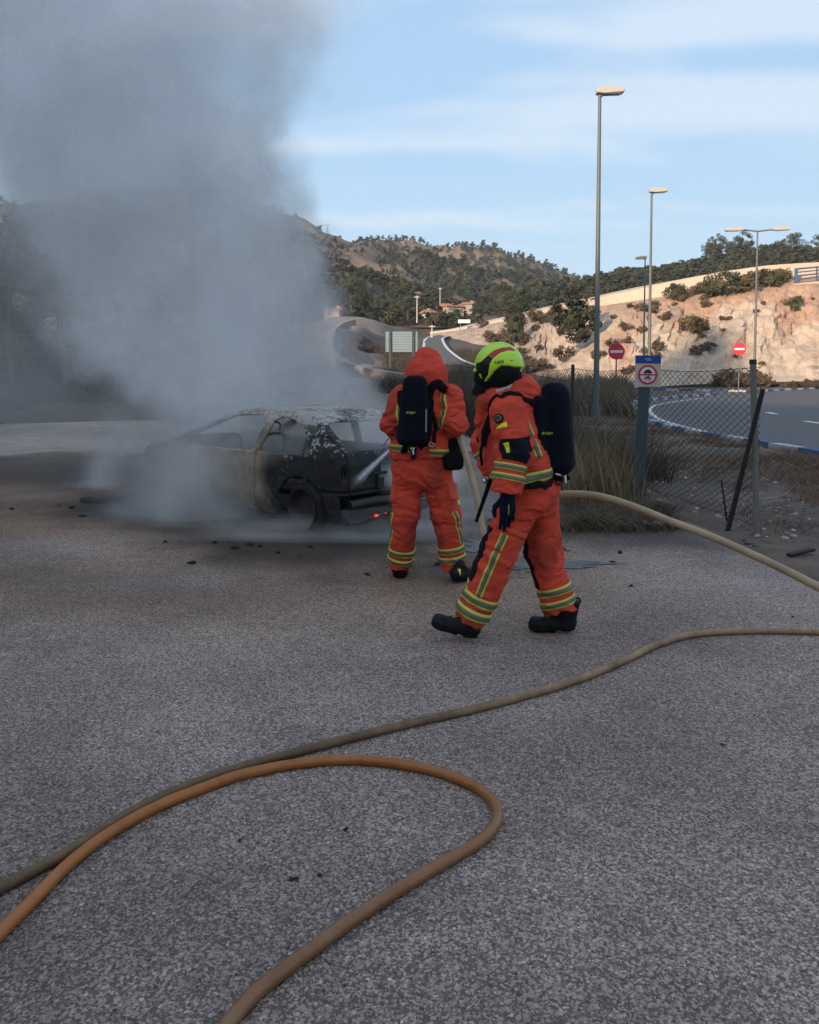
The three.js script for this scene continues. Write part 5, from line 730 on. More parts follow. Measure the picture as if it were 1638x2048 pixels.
// ---------------------------------------------------------------- the firefighter with the nozzle, seen from behind
{
  const P = W, D = 6.48, t = thing('person', 'hooded firefighter in orange suit seen from behind, spraying water at the burnt car', 'person', V(0, 0, 0));
  const fw = V(-.12, 0, -.99).normalize(), back = fw.clone().negate(), right = V(.99, 0, -.12).normalize(), left = right.clone().negate();
  const J = { head: P(853, 742, 6.45), neck: P(853, 785, 6.47), chest: P(848, 825, D), waist: P(843, 895, D), pel: P(842, 925, D), sL: P(803, 797, 6.46), eL: P(785, 845, 6.38), wL: P(812, 872, 6.66), sR: P(899, 797, 6.42), eR: P(910, 846, 6.34), wR: P(888, 870, 6.62), hL: P(815, 930, D), kL: P(811, 1032, 6.42), aL: P(799, 1140, 6.5), hR: P(871, 930, D), kR: P(891, 1032, 6.4), aR: P(909, 1136, 6.44) };
  const limb = (a, b, c, r0, r1, r2) => uni(.03, cap(a, b, r0, r1), cap(b, c, r1, r2));
  const body = uni(.05, cap(J.head, J.neck, .10, .07), cap(J.neck, J.chest, .075, .10), cap(J.chest, J.waist, .11, .10), cap(J.waist, J.pel, .10, .11), limb(J.sL, J.eL, J.wL, .055, .045, .034), limb(J.sR, J.eR, J.wR, .055, .045, .034), limb(J.hL, J.kL, J.aL, .08, .06, .045), limb(J.hR, J.kR, J.aR, .08, .06, .045)); { const [lo, hi] = boundsOf(Object.values(J), .16); mk('body', netMesh(body, lo, hi, .015), M.bodyDark, t); }
  const sL = J.aL.clone().sub(J.kL).normalize(), sR = J.aR.clone().sub(J.kR).normalize();
  const legL = cutBy(limb(J.hL, J.kL, J.aL.clone().addScaledVector(sL, .02), .118, .099, .094), J.aL.clone().addScaledVector(sL, -.035), sL), legR = cutBy(limb(J.hR, J.kR, J.aR.clone().addScaledVector(sR, .02), .118, .099, .094), J.aR.clone().addScaledVector(sR, -.03), sR), seat = uni(.08, cap(P(824, 925, D), P(826, 885, D), .122, .122), cap(P(860, 925, D), P(860, 885, D), .122, .122), cap(P(828, 945, 6.42), P(858, 945, 6.42), .11, .11));
  const jt = [[J.kL, .12, 1.0], [J.kR, .12, 1.0], [P(843, 960, 6.4), .14, 1.0], [J.aL, .1, .8], [J.aR, .1, .8]], trou = folds((x, y, z) => smin(smin(legL(x, y, z), legR(x, y, z), .02), seat(x, y, z), .07), jt, 11.7, .0125);
  { const [lo, hi] = boundsOf([J.waist, J.aL, J.aR, J.kL, J.kR, J.hL, J.hR], .19), g = mk('trousers', netMesh((x, y, z) => smax(trou(x, y, z), y - J.waist.y + .0, .01), lo, hi, .0085, suitColour(9)), M.suit, t), fl = folds(legL, jt, 11.7, .0125), fr = folds(legR, jt, 11.7, .0125), o = { off: .007 };
    tape([ringTape(fl, J.kL, J.aL, .58, .68, back, 0, 6.2832, o)], g); tape([ringTape(fl, J.kL, J.aL, .74, .84, back, 0, 6.2832, o)], g); tape([ringTape(fr, J.kR, J.aR, .56, .665, back, 0, 6.2832, o)], g); tape([ringTape(fr, J.kR, J.aR, .73, .84, back, 0, 6.2832, o)], g);
    tape([longTape(fr, J.kR, J.aR, -.10, .53, -.62, -.85, .36, back, { off: .007 })], g); tape([longTape(fl, J.kL, J.aL, -.06, .55, 1.35, 1.45, .36, back, { off: .007 })], g);
    mk('cargo_pocket', patch(fr, J.hR, J.kR, .42, .74, -1.5, -.35, back, { off: .016, nt: 8, np: 10 }), M.suitFlat, g); mk('cargo_pocket', patch(fl, J.hL, J.kL, .42, .74, .9, 1.7, back, { off: .014, nt: 8, np: 10 }), M.suitFlat, g); mk('yellow_tab', patch(fr, J.hR, J.kR, .66, .84, -1.75, -1.15, back, { off: .014, nt: 4, np: 5 }), M.yellowPatch, g); }
  const wl = J.wL.clone().sub(J.eL).normalize(), wr = J.wR.clone().sub(J.eR).normalize();
  const armL = limb(J.sL, J.eL, J.wL, .095, .082, .074), armR = limb(J.sR, J.eR, J.wR, .097, .084, .074), hemP = P(845, 912, D);
  const torso = cutBy(uni(.09, cap(P(820, 808, D), P(822, 895, D), .128, .138), cap(P(878, 808, D), P(868, 895, D), .128, .138), cap(P(848, 800, D), P(845, 890, 6.5), .13, .14), cap(P(822, 895, D), P(820, 930, D), .14, .146), cap(P(868, 895, D), P(868, 930, D), .14, .146)), hemP, V(.05, -1, 0).normalize());
  const hood = uni(.06, cap(P(854, 719, 6.45), P(853, 748, 6.44), .098, .152), cap(P(853, 748, 6.44), P(854, 782, 6.46), .152, .135), cap(P(853, 775, 6.5), P(853, 795, 6.5), .13, .12));
  const jk = [[J.eL, .12, 1.2], [J.eR, .12, 1.2], [J.sL, .12, .5], [J.sR, .12, .5], [P(853, 770, 6.4), .14, .4]], jf = folds((x, y, z) => smin(smin(torso(x, y, z), armL(x, y, z), .05), armR(x, y, z), .05), jk, 17.3, .0125);
  { const [lo, hi] = boundsOf([J.sL, J.sR, J.eL, J.eR, J.wL, J.wR, P(822, 925, D), P(868, 925, D), P(850, 790, D)], .18), g = mk('jacket', netMesh(jf, lo, hi, .0080, suitColour(13)), M.suit, t), ft = folds(torso, jk, 17.3, .0125), C0 = P(848, 800, D), C1 = P(845, 895, D), o = { off: .008, from: .4 };
    const [l2, h2] = boundsOf([P(853, 719, 6.45), P(853, 790, 6.5)], .19); mk('hood', netMesh(folds(hood, [[P(853, 740, 6.3), .2, .3]], 23.1, .007), l2, h2, .0085, suitColour(20)), M.suit, t);
    for (const pts of [[P(881, 780, 6.28), P(882, 805, 6.26), P(879, 833, 6.26), P(875, 858, 6.28)], [P(803, 782, 6.32), P(800, 806, 6.30), P(798, 832, 6.30), P(800, 853, 6.32)]]) { const s = mk('reflective_stripe', ribbon(jf, pts, .048, .004, 30), M.tapeY, g); mk('silver_band', ribbon(jf, pts, .022, .0075, 30), M.tapeG, s); } tape([ringTape(ft, C0, C1, .99, 1.13, back, -1.5, -.15, { off: .008, from: .4, np: 22 })], g); tape([ringTape(ft, C0, C1, .93, 1.07, back, .55, 1.4, { off: .008, from: .4, np: 16 })], g);
    mk('elbow_pad', patch(armL, J.eL, J.wL, .0, .5, -1.3, 1.3, V(-.3, -1, .2), { off: .012 }), M.pad, g); mk('elbow_pad', patch(armR, J.eR, J.wR, .0, .5, -1.3, 1.3, V(.3, -1, .2), { off: .012 }), M.pad, g);
    const all = (x, y, z) => smin(jf(x, y, z), hood(x, y, z), .02);
    mk('shoulder_strap', ribbon(all, [P(893, 778, 6.3), P(880, 770, 6.28), P(866, 776, 6.28), P(858, 795, 6.28), P(852, 812, 6.28)], .07, .014, 40, .006), M.strap, t); mk('shoulder_strap', ribbon(all, [P(801, 780, 6.36), P(800, 800, 6.32), P(806, 812, 6.3), P(815, 800, 6.3)], .05, .014, 24, .006), M.strap, t);
    mk('shoulder_strap', ribbon(jf, [P(858, 800, 6.3), P(866, 830, 6.3), P(871, 856, 6.3), P(868, 885, 6.3)], .03, .012, 30, .004), M.strap, t);
    const belt = uni(.03, taperBox(P(842, 906, 6.35), P(842, 876, 6.34), right, .17, .12, .04, .03, .025), taperBox(P(872, 906, 6.38), P(872, 878, 6.36), right, .10, .07, .05, .04, .03)); const [l3, h3] = boundsOf([P(842, 890, 6.35)], .27); const w = mk('waist_pad', netMesh(belt, l3, h3, .0125), M.strap, t);
    const bk = new THREE.TorusGeometry(.017, .004, 6, 16); bk.scale(1.3, .8, 1); bk.rotateZ(-.35); const bp = P(863, 889, 6.28); bk.translate(bp.x, bp.y, bp.z); mk('buckle', bk, M.chrome, w); }
  { const A = P(824, 892, 6.22), B = P(831, 751, 6.25), f = (x, y, z) => uni(.02, taperBox(A, B, right, .118, .088, .09, .075, .04), taperBox(P(826, 880, 6.31), P(836, 790, 6.32), right, .135, .12, .035, .03, .025))(x, y, z) , box = f; const b1 = taperBox(A, B, right, .120, .088, .095, .08, .06), b2 = taperBox(P(826, 880, 6.31), P(838, 792, 6.32), right, .135, .12, .035, .03, .025), ff = (x, y, z) => smin(b1(x, y, z), b2(x, y, z), .02) - .0025 * noise(x * 20, y * 14, z * 20); const [lo, hi] = boundsOf([A, B], .17), c = mk('breathing_apparatus', netMesh(ff, lo, hi, .008), M.cover, t), up = B.clone().sub(A).normalize();
    mk('cover_label', onto(words('dräger', .0165), ff, P(823, 826, 6.1), right, up, back, .003), std(new THREE.Color(.55, .47, .05), .6), c); mk('gauge_line', rodGeo(P(852.5, 818, 6.13), P(852, 864, 6.12), .005, .005, 8), std(new THREE.Color(.30, .28, .32), .5), c); mk('strap_clip', new THREE.TorusGeometry(.02, .004, 6, 4).scale(.8, 1.6, 1).translate(P(852, 804, 6.14).x, P(852, 804, 6.14).y, P(852, 804, 6.14).z), M.strap, c);
    const v = P(826, 895, 6.2), valve = mk('cylinder_valve', merge([rodGeo(v, v.clone().add(V(.005, -.055, .01)), .03, .022, 12), rodGeo(v.clone().add(V(0, -.05, .01)), v.clone().add(V(.01, -.085, .01)), .02, .024, 12)]), M.strap, c); mk('valve_fitting', merge([rodGeo(v.clone().add(V(-.004, -.0, .035)), v.clone().add(V(.002, -.05, .04)), .010, .008, 10), rodGeo(v.clone().add(V(-.018, -.004, .035)), v.clone().add(V(.014, -.002, .035)), .008, .008, 8)]), M.chrome, valve); }
  // mask bag at the right hip
  { const A = P(907, 940, 6.36), B = P(905, 905, 6.36), f = uni(.02, taperBox(A, B, right, .075, .085, .06, .065, .04), cap(P(905, 880, 6.4), P(908, 910, 6.38), .05, .06)), [lo, hi] = boundsOf([A, B, P(905, 880, 6.4)], .13); mk('mask_bag', netMesh((x, y, z) => f(x, y, z) - .004 * noise(x * 16, y * 16, z * 16), lo, hi, .008), M.strap, t); }
  glove(t, J.wL.clone(), V(.2, -.15, -1), V(.5, 1, 0), V(-1, .4, 0), [.8, .85, .9, .9], 1.1, .9); glove(t, J.wR.clone(), V(-.35, -.1, -1), V(-.4, 1, 0), V(1, .4, 0), [.8, .85, .9, .9], 1.1, .9);
  { const b = boot(t, P(795, 1161, 6.42).setY(.004), P(806, 1140, 6.72).setY(.004), V(0, 1, 0), J.aL.clone().add(V(.005, .0, .01)), 3); }
  { const b = boot(t, G(905, 1168).setY(.004), G(905, 1168).setY(.004).add(V(.20, 0, -.21)), V(0, 1, 0), J.aR.clone().add(V(0, 0, -.01)), 4); mk('boot_flash', patch(b.body, b.at(.05, .05), b.at(.05, .12), .2, .9, -.3, .3, b.w.clone().add(back), { np: 3, nt: 4, off: .003, from: .14, warp: (tt, ph, a) => [tt, ph * a] }), M.yellowPatch, b.b); }
  // nozzle and the hose he holds
  const n0 = P(838, 868, 6.80), n1 = P(806, 880, 6.95), n = thing('hose_nozzle', 'dark hose nozzle held by the hooded firefighter, mostly hidden by him', 'nozzle', V(0, 0, 0));
  mk('barrel', merge([rodGeo(n0, n1, .028, .024, 14), rodGeo(n1.clone().lerp(n0, .35), n1, .03, .036, 14)]), M.pad, n); mk('handle', rodGeo(n0.clone().lerp(n1, .3), n0.clone().lerp(n1, .3).add(V(.02, -.12, .02)), .016, .018, 10), M.pad, n);
  const r = .0235, pts = [n0, P(868, 862, 6.74), P(896, 858, 6.56), P(911, 866, 6.42), P(925, 892, 6.3), P(940, 940, 6.16), P(955, 1000, 6.02), P(964, 1050, 5.92), P(972, 1085, 5.82), P(985, 1098, 5.72), P(1002, 1078, 5.60), P(1026, 1028, 5.46), P(1060, 998, 5.36), P(1108, 990, 5.32), P(1160, 988, 5.28), P(1210, 995, 5.22), P(1270, 1014, 5.14), P(1340, 1042, 5.02), P(1420, 1072, 4.86), P(1500, 1107, 4.68), P(1570, 1140, 4.50), P(1638, 1175, 4.32), P(1760, 1240, 4.0), P(1900, 1330, 3.75)];
  tag(mk('fire_hose', hoseGeo(pts, r, 320, (x, y, z) => { const q = fbm(x * 6, y * 6, z * 6, 3), k = .95 + q * .5; return [.42 * k, .315 * k, .20 * k]; }), M.hose), 'tan hose running from the hooded firefighter past the walking one and off to the right', 'hose');
}

// ---------------------------------------------------------------- the burnt car: a three-door hatchback on its rims
const CARA = THREE.MathUtils.degToRad(42), CARO = V(-.13, 0, -8.57);
const carW = (x, y, z) => V(CARO.x - Math.cos(CARA) * x + Math.sin(CARA) * z, y, CARO.z - Math.sin(CARA) * x - Math.cos(CARA) * z);
{
  const t = thing('burnt_car', 'burnt out three-door hatchback on bare rims, smoking, its glass gone', 'car', CARO); t.rotation.y = Math.PI - CARA;
  const side = [[0, .32], [0, .46], [.03, .70], [.08, .81], [.54, 1.125], [.70, 1.19], [1.2, 1.245], [1.7, 1.235], [2.0, 1.185], [2.9, .85], [3.4, .77], [3.85, .67], [3.97, .52], [3.96, .25], [3.85, .10], [.15, .10], [.03, .2]];
  const half = [[0, .69], [.14, .785], [.6, .83], [2, .845], [3.2, .82], [3.7, .75], [3.97, .58]], plan = [...half, ...half.slice().reverse().map(([x, w]) => [x, -w])];
  const sec = [[.76, .10], [.84, .33], [.845, .60], [.81, .765], [.61, 1.13], [.53, 1.215], [.2, 1.27]], sect = [...sec, ...sec.slice().reverse().map(([z, y]) => [-z, y])];
  const qw = [[1.31, .78], [1.23, 1.085], [1.12, 1.135], [.95, 1.12], [.78, 1.06], [.62, .95], [.50, .78]], dw = [[1.43, .78], [1.37, 1.12], [1.5, 1.145], [1.95, 1.12], [2.72, .83], [2.70, .78]], rw = [[-.60, .83], [-.50, 1.095], [.50, 1.095], [.60, .83]], fw = [[-.66, .87], [-.5, 1.15], [.5, 1.15], [.66, .87]];
  const body = (x, y, z) => {
    if (x < -.3 || x > 4.3 || y > 1.6 || Math.abs(z) > 1.15) return Math.max(-.3 - x + .25, x - 4.3 + .25, y - 1.6 + .25, Math.abs(z) - 1.15 + .25);
    let d = smax(smax(polyD(side, x, y), polyD(plan, x, z), .09), polyD(sect, z, y), .05); if (d > .12) return d;
    const n = fbm(x * 2.1, y * 2.6, z * 2.1 + 4, 3) * .026 + fbm(x * 9, y * 9, z * 9, 2) * .007; d += n;
    const az = Math.abs(z), seam = (v) => .010 - Math.abs(v); if (az > .55 && y < .80 && y > .13) { for (const s of [1.335, 2.93]) if (seam(x - s) > -.02) d = Math.max(d, Math.min(seam(x - s), d + .02)); if (x > 1.33 && x < 2.93) d = Math.max(d, Math.min(.008 - Math.abs(y - .17), d + .02)); }
    if (x < .35) { if (Math.abs(az - .665) < .03 && y > .40) d = Math.max(d, Math.min(seam(az - .665), d + .022)); if (y < .60) d = Math.max(d, Math.min(.010 - Math.abs(y - .435), d + .03)); if (az < .30 && y > .46 && y < .60) d = Math.max(d, Math.min(Math.min(.3 - az, y - .46, .60 - y) , .022 - x + .03)); }
    if (x > 2.9 && az < .75 && y > .55) d = Math.max(d, Math.min(seam(az - .69), d + .02));
    let s = Math.max(d, -(d + .032)); if (y < .13) s = Math.max(d, -(d + .05));
    if (az > .42) { const q = polyD(qw, x, y), w = polyD(dw, x, y); s = smax(s, -Math.min(q, w) + .004, .01); for (const cx of [.60, 3.30]) s = Math.max(s, .37 - Math.hypot(x - cx, y - .19)); }
    if (x < .75) s = smax(s, -Math.max(polyD(rw, z, y), x - .72), .01); if (x > 1.85 && y > .8) s = smax(s, -Math.max(polyD(fw, z, y), 1.9 - x), .01);
    s = Math.max(s, .05 - Math.hypot((x - .03) * .7, (y - .62) * .5, (az - .70)) );               // empty lamp housings
    s = Math.max(s, Math.min(.10 - x, .395 - y) + .0 * n);                                      // rear bumper skin gone
    s = Math.max(s, Math.min(x - 3.86, .60 - y + fbm(y * 4, z * 4, 2) * .12));                  // front end open
    return s * .85;
  };
  const ash = (x, y, z, nx, ny, nz) => {
    const n = fbm(x * 2.3, y * 2.3, z * 2.3, 4), m = fbm(x * 7, y * 7, z * 7 + 3, 4), f = fbm(x * 24, y * 24, z * 24, 3), left = z < -.4;
    let soot = sstep(1.05, .25, x) + sstep(.85, .40, Math.hypot(x - .55, y - .25)) * 1.2 + (y > .80 && y < 1.1 ? .30 : 0) + sstep(.35, .1, y) * .25 - n * 1.3; if (!left && x < .4) soot += .6; soot = clamp(soot);
    let c = [.30 + m * .18, .245 + m * .15, .19 + m * .12]; const rust = sstep(.0, .3, m + .05); c = c.map((q, i) => mixf(q, [.17, .105, .06][i], rust * .6));
    c = c.map((q) => mixf(q, .012 + Math.max(0, f) * .03, soot));
    const pale = sstep(.04, .22, f + n * .6 + (y > 1.08 ? .10 : -.16) + (ny > .5 ? .04 : 0)) * (y > .74 && x < 2.2 ? 1 : .22) * (x < .3 && y < .8 ? .25 : 1); c = c.map((q, i) => mixf(q, [.40, .40, .39][i], pale * .85));
    return c;
  };
  const g = netMesh(body, V(-.08, .04, -.92), V(4.06, 1.34, .92), .0165, ash);
  M.burnt = new THREE.MeshStandardMaterial({ vertexColors: true, roughness: .72, metalness: .12 });
  const cls = (x, y, z) => { const az = Math.abs(z); if (y > 1.135 && x > .6 && x < 2.1) return 'roof'; if (az > .55 && x > 1.335 && x < 2.93 && y > .17 && y < .80) return z < 0 ? 'door' : 'door_right'; if (x < .34 && az < .665 && y > .435 && y < .84) return 'tailgate'; if (x > 2.85 && az < .69 && y > .62) return 'bonnet'; return 'body'; };
  for (const k of ['body', 'roof', 'door', 'door_right', 'tailgate', 'bonnet']) { const part = pick(g, (x, y, z) => cls(x, y, z) === k); mk(k === 'door_right' ? 'door' : k, part, M.burnt, t); }
  const dark = new THREE.MeshStandardMaterial({ color: new THREE.Color(.016, .015, .015), roughness: .8 }), metal = new THREE.MeshStandardMaterial({ color: new THREE.Color(.030, .027, .024), roughness: .8, metalness: .2 });
  // wheels: steel rims with charred tyre remains
  for (const [x, z] of [[.60, -.70], [3.30, -.69], [.60, .70], [3.30, .69]]) {
    const s = Math.sign(z), w = mk('wheel', (() => { const pts = [[.0, .03], [.05, .035], [.07, .02], [.12, .0], [.16, .02], [.185, .05], [.2, .09], [.215, .10], [.215, .085], [.2, .06], [.2, -.08], [.22, -.10]].map(([r, h]) => new THREE.Vector2(Math.max(r, .001), h)); const q = new THREE.LatheGeometry(pts, 36); q.rotateX(Math.PI / 2 * s); return q; })(), metal, t); w.position.set(x, .225, z);
    const ty = new THREE.TorusGeometry(.225, .05, 12, 40), p = ty.attributes.position; for (let i = 0; i < p.count; i++) { const X = p.getX(i), Y = p.getY(i), Z = p.getZ(i), n = noise(X * 9 + x, Y * 9, Z * 9) * .035; const l = Math.hypot(X, Y) || 1; p.setXYZ(i, X + X / l * n, Math.max(-.222, Y + Y / l * n), Z * 1.5); } ty.computeVertexNormals(); mk('tyre', ty, dark, w);
    for (let k = 0; k < 5; k++) { const a = k * 1.2566; mk('wheel_bolt', new THREE.CylinderGeometry(.009, .009, .02, 6).rotateX(Math.PI / 2).translate(Math.cos(a) * .05, Math.sin(a) * .05, s * .035), dark, w); }
  }
  for (const [x, z] of [[.60, -.47], [3.30, -.47], [.60, .47], [3.30, .47]]) mk('wheel_well', new THREE.CylinderGeometry(.385, .385, .02, 28).rotateX(Math.PI / 2).translate(x, .21, z), dark, t);
  mk('floor_pan', boxAt(3.5, .05, 1.3, 1.95, .155, 0), dark, t);
  // rear crash beam, hanging bumper skin, plate
  const strips = (list, m, n) => mk(n, merge(list), m, t);
  mk('crash_beam', new THREE.TubeGeometry(curve([V(.075, .30, -.62), V(.045, .315, -.3), V(.04, .30, 0), V(.045, .31, .3), V(.08, .29, .6)]), 30, .045, 6).scale(1, 1, 1), new THREE.MeshStandardMaterial({ color: new THREE.Color(.05, .047, .045), roughness: .7, metalness: .2 }), t);
  { const sk = sheet(30, 6, (u, v) => { const z = mixf(-.74, .70, u), y = .245 - v * .10 - .03 * Math.sin(u * 9) * v - fbm(u * 6, v, 3) * .05; return [V(.045 + .1 * Math.pow(Math.abs(z) / .75, 3) + fbm(u * 9, v * 2, 5) * .05, y, z)]; }); mk('bumper_skin', sk, new THREE.MeshStandardMaterial({ color: new THREE.Color(.075, .072, .068), roughness: .75, side: THREE.DoubleSide }), t); }
  mk('number_plate', boxAt(.008, .09, .42, .018, .50, -.06), metal, t);
  mk('plate_rail', rodGeo(V(.0, .60, -.36), V(.0, .595, .36), .014, .014, 8), dark, t);
  { const e = new THREE.IcosahedronGeometry(.018, 2), p = e.attributes.position; for (let i = 0; i < p.count; i++) p.setXYZ(i, p.getX(i), p.getY(i) * .7, p.getZ(i) * 1.5); const em = new THREE.MeshStandardMaterial({ color: new THREE.Color(.1, .01, .005), emissive: new THREE.Color(1, .07, .03), emissiveIntensity: 1.0, roughness: 1 }); const m = mk('glowing_ember_flame', e, em, t); m.position.set(.012, .165, -.30); const m2 = mk('glowing_ember_flame', e, em, t); m2.scale.setScalar(.45); m2.position.set(.01, .17, -.16); }
  // inside: seat frames, bench, dashboard, wheel
  const u = (pts, r) => new THREE.TubeGeometry(curve(pts), 30, r, 7);
  for (const z of [-.36, .36]) { const s = mk('seat_frame', merge([u([V(1.75, .35, z - .2), V(1.66, .7, z - .2), V(1.58, .88, z - .16), V(1.56, .93, z), V(1.58, .88, z + .16), V(1.66, .7, z + .2), V(1.75, .35, z + .2)], .017), boxAt(.5, .05, .42, 2.0, .36, z), ...[.45, .58, .7].map((y) => rodGeo(V(1.74 - (y - .35) * .25, y, z - .2), V(1.74 - (y - .35) * .25, y, z + .2), .006, .006, 5))]), dark, t); mk('headrest', u([V(1.57, .92, z - .07), V(1.56, 1.04, z - .07), V(1.56, 1.04, z + .07), V(1.57, .92, z + .07)], .01), dark, s); }
  mk('rear_bench', merge([boxAt(.08, .42, 1.2, .72, .52, 0), boxAt(.45, .06, 1.2, .98, .34, 0)]), dark, t); mk('dashboard', boxAt(.3, .2, 1.3, 2.75, .66, 0), dark, t); { const sw = new THREE.TorusGeometry(.17, .012, 8, 30); sw.rotateY(Math.PI / 2); sw.rotateZ(.35); sw.translate(2.42, .72, -.36); mk('steering_wheel', sw, dark, t); }
  mk('engine_block', merge([boxAt(.6, .4, .7, 3.4, .42, 0), boxAt(.3, .15, .5, 3.45, .66, -.05)]), dark, t); mk('engine_block', boxAt(.05, .35, 1.1, 3.84, .36, 0), dark, t);
  mk('hanging_wire', u([V(3.95, .52, -.52), V(3.99, .35, -.53), V(3.97, .2, -.51), V(4.0, .06, -.55)], .008), dark, t); mk('hanging_wire', u([V(3.96, .5, -.48), V(4.02, .3, -.45), V(3.99, .12, -.49), V(3.94, .05, -.47)], .007), dark, t);
  mk('wiper', rodGeo(V(.10, .86, -.1), V(.30, 1.0, .28), .008, .006, 6), dark, t);
  // melted front bumper lying ahead of the car
  const fb = tag(mk('fallen_bumper', (() => { const s = sheet(40, 8, (u2, v) => { const z = mixf(-1.15, .85, u2), a = v * Math.PI; return [V(Math.cos(a) * .10 + fbm(u2 * 5, 2, 0) * .15, .01 + Math.sin(a) * .075 * (1 + fbm(u2 * 8, v, 4)), z)]; }); return s; })(), new THREE.MeshStandardMaterial({ color: new THREE.Color(.012, .012, .012), roughness: .7, side: THREE.DoubleSide })), 'melted black front bumper lying on the ground ahead of the burnt car', 'bumper');
  fb.position.copy(G(345, 1007)); fb.rotation.y = Math.PI / 2 - .12;
}

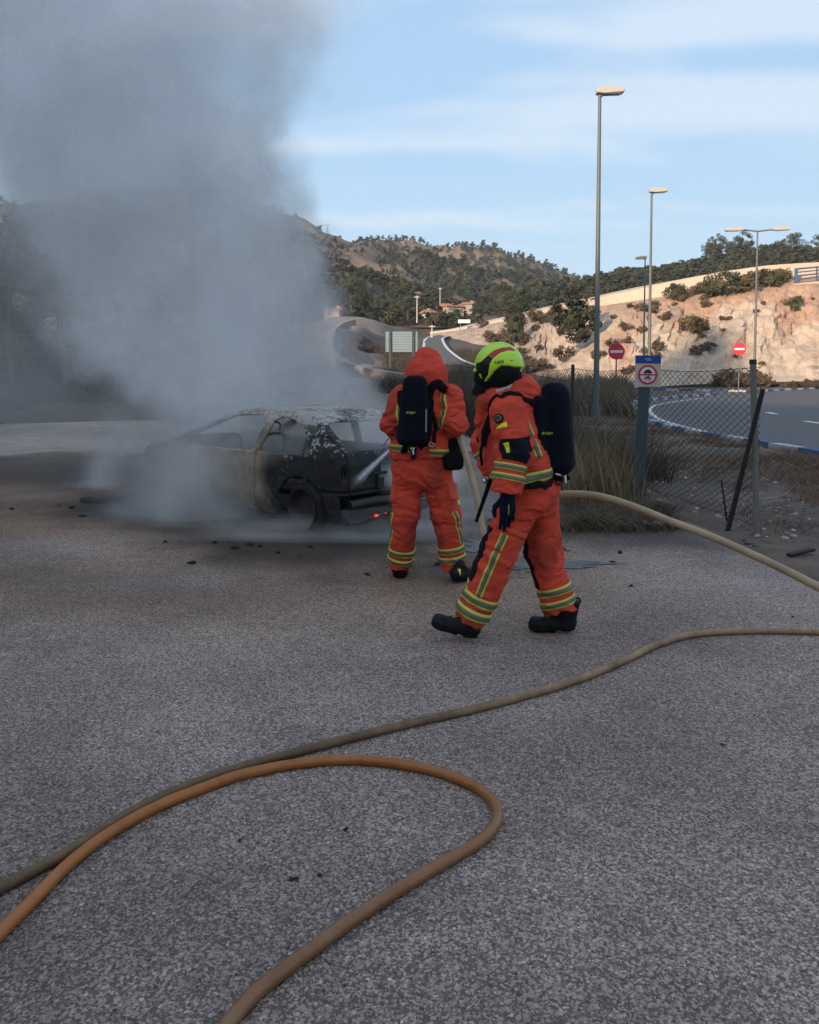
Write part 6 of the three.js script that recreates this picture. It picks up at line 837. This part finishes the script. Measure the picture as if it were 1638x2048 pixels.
// ---------------------------------------------------------------- smoke: a body of translucent veils whose thickness follows one density field
{
  // plume by height above ground: left and right limits (m, at its middle), depth of its middle, half depth, density
  const LV = [[0, -2.9, .3, 9.5, 1.1, .0], [.25, -2.6, -1.2, 11.0, .9, .06], [.7, -2.9, -1.0, 11.5, 1.1, .22], [1.2, -3.5, -.6, 11.6, 1.5, .75], [1.7, -4.3, -.75, 11.2, 1.9, 1.0], [2.3, -5.0, -1.0, 11.5, 2.1, 1.05], [3.0, -5.4, -1.15, 11.8, 2.3, 1.0], [3.7, -5.7, -1.45, 12, 2.5, .92], [4.4, -6.0, -1.8, 12.3, 2.7, .85], [5.2, -6.6, -1.9, 12.6, 2.9, .60], [6.2, -7.2, -1.6, 13, 3.2, .38], [7.6, -8.6, -1.1, 13.4, 3.6, .24]];
  const level = (y) => { let i = 0; while (i < LV.length - 2 && y > LV[i + 1][0]) i++; const a = LV[i], b = LV[i + 1], t = clamp((y - a[0]) / (b[0] - a[0])); return a.map((q, k) => mixf(q, b[k], t)); };
  const puffs = [[carW(2.1, .30, -1.2), .52, .66, 2.1], [carW(1.9, .10, -1.35), .7, .25, .8], [carW(2.35, .95, -.3), .70, .36, 1.6], [carW(1.5, .85, -.1), .6, .30, .6], [carW(3.1, 1.35, -.2), .7, .40, 1.0], [carW(4.7, .50, -.6), .34, .9, 1.5], [carW(4.7, .08, -.5), .6, .14, .5], [carW(.5, .05, -1.3), 1.0, .13, .7], [carW(-.4, .05, -.3), 1.1, .13, .6], [carW(-.22, .56, .0), .42, .13, 2.2], [carW(.45, .98, .15), .55, .25, .9], [carW(-.5, .1, 1.2), .8, .22, .6]];
  const dens = (x, y, d) => {
    const wob = fbm(x * .55, y * .5 - 2, d * .55, 3), wx = x + wob * .9 + noise(x * 1.6, y * 1.4, d * 1.6) * .16, wy = y + fbm(x * .6 + 9, y * .5, d * .6, 3) * .8;
    const L = level(Math.max(0, wy)), c = (L[1] + L[2]) / 2, w = (L[2] - L[1]) / 2, side = (wx - c) / w, r2 = Math.pow(Math.abs(side), side > 0 ? 2.6 : 2.0) + ((d - L[3]) / L[4]) ** 2, bil = fbm(x * 1.2, y * .95, d * 1.2, y < 2.6 ? 4 : 3);
    let k = L[5] * sstep(1.30, side > 0 ? .50 : .15, r2 - bil * .85) * (.74 + bil * 1.25);
    for (const [p, r, h, s] of puffs) { const q = ((wx - p.x) / r) ** 2 + ((y - p.y) / h) ** 2 + ((d + p.z) / r) ** 2; k += s * 1.5 * Math.exp(-q * 1.6) * (.75 + bil * 1.3); }
    // thin drift to the left and above
    const drift = sstep(-2.4, -5.5, wx + (y - 3) * .12) * sstep(.05, 1.6, y) * sstep(20, 12, d) * (.075 + .22 * sstep(4.5, 6.5, y)) + sstep(5.2, 8, y) * sstep(-.3, -3, wx) * .12; k += Math.max(0, drift * (.8 + wob * 2.2));
    return Math.max(0, k) * sstep(-.02, .10, y);
  };
  const pos = [], col = [], idx = [], N = 14, z0 = 7.75, gap = .58, nx = 108, ny = 112;
  for (let s = 0; s < N; s++) {
    const dm = z0 + s * gap, xl = -.64 * dm - .6, xr = .13 * dm, top = 1.65 + .50 * dm, base = pos.length / 3, A = [];
    for (let j = 0; j <= ny; j++) for (let i = 0; i <= nx; i++) {
      const x = mixf(xl, xr, i / nx), y = mixf(.012, top, Math.pow(j / ny, 1.25)), d = dm + noise(x * .45, y * .45, s * 1.7) * .34 + noise(x * 1.1 + 5, y * 1.1, s) * .12, k = dens(x, y, d), edge = sstep(0, .04, i / nx) * sstep(1, .9, i / nx);
      const a = (1 - Math.exp(-k * gap * 1.35)) * edge; A.push(a); pos.push(x, y, -d);
      const soot = sstep(-.25, .3, fbm(x * .4 + 2, y * .35, d * .4, 3) + (x < -2.6 ? .10 : -.10) + sstep(3.2, 1.2, y) * .05), top2 = sstep(2, 6, y);
      const lift = Math.max(sstep(1.5, 6, y), sstep(1.1, .3, y)) * .36, q3 = soot * .75 * (1 - lift * 2); const tv = 1 + fbm(x * .75 + 4, y * .7, d * .75, 3) * .42; const c = [mixf(.88, .62, q3), mixf(.91, .595, q3), mixf(.94, .565, q3)]; col.push(Math.min(.96, c[0] * tv), Math.min(.96, c[1] * tv), Math.min(.97, c[2] * tv), a);
    }
    for (let j = 0; j < ny; j++) for (let i = 0; i < nx; i++) { const a = j * (nx + 1) + i, b = a + 1, c = a + nx + 1, e = c + 1; if (A[a] + A[b] + A[c] + A[e] < .006) continue; idx.push(base + a, base + b, base + c, base + b, base + e, base + c); }
  }
  const g = new THREE.BufferGeometry(); g.setAttribute('position', new THREE.BufferAttribute(new Float32Array(pos), 3)); g.setAttribute('color', new THREE.BufferAttribute(new Float32Array(col), 4)); g.setIndex(idx); g.computeVertexNormals();
  const m = new THREE.MeshPhysicalMaterial({ vertexColors: true, transparent: true, roughness: 1, transmission: .5, thickness: 0, specularIntensity: 0, side: THREE.DoubleSide, depthWrite: false });
  tag(mk('smoke', g, m), 'thick grey smoke billowing up from the burnt car and drifting left', null, null, 'stuff');
  // water from the nozzle
  const a = W(797, 884, 6.98), b = W(709, 962, 8.12), ax = b.clone().sub(a), L = ax.length(), P = [], C = [], I = [], q = new THREE.Quaternion().setFromUnitVectors(V(0, 1, 0), ax.clone().normalize()), r = rng(77);
  for (let s = 0; s < 3; s++) for (let j = 0; j <= 40; j++) for (let i = 0; i <= 16; i++) { const t = j / 40, an = i / 16 * 6.2832, rad = (.008 + .045 * Math.pow(t, 1.2)) * (.25 + s * .38) * (1 + noise(Math.cos(an) * 2, t * 14, Math.sin(an) * 2 + s) * .35 * t), p = V(Math.cos(an) * rad, t * L, Math.sin(an) * rad).applyQuaternion(q).add(a); p.y -= .03 * t * t; P.push(p.x, p.y, p.z); C.push(.95, .97, .98, mixf(.70, .30, t) * [1, .55, .28][s] * sstep(1.0, .82, t) * (.8 + noise(an, t * 20, s) * .6)); }
  for (let s = 0; s < 3; s++) for (let j = 0; j < 40; j++) for (let i = 0; i < 16; i++) { const o = s * 41 * 17 + j * 17 + i; I.push(o, o + 1, o + 17, o + 1, o + 18, o + 17); }
  const wg = new THREE.BufferGeometry(); wg.setAttribute('position', new THREE.BufferAttribute(new Float32Array(P), 3)); wg.setAttribute('color', new THREE.BufferAttribute(new Float32Array(C), 4)); wg.setIndex(I); wg.computeVertexNormals();
  tag(mk('water_jet', wg, m), 'white jet of water from the nozzle hitting the rear of the burnt car', null, null, 'stuff');
}

renderer.render(scene, camera);
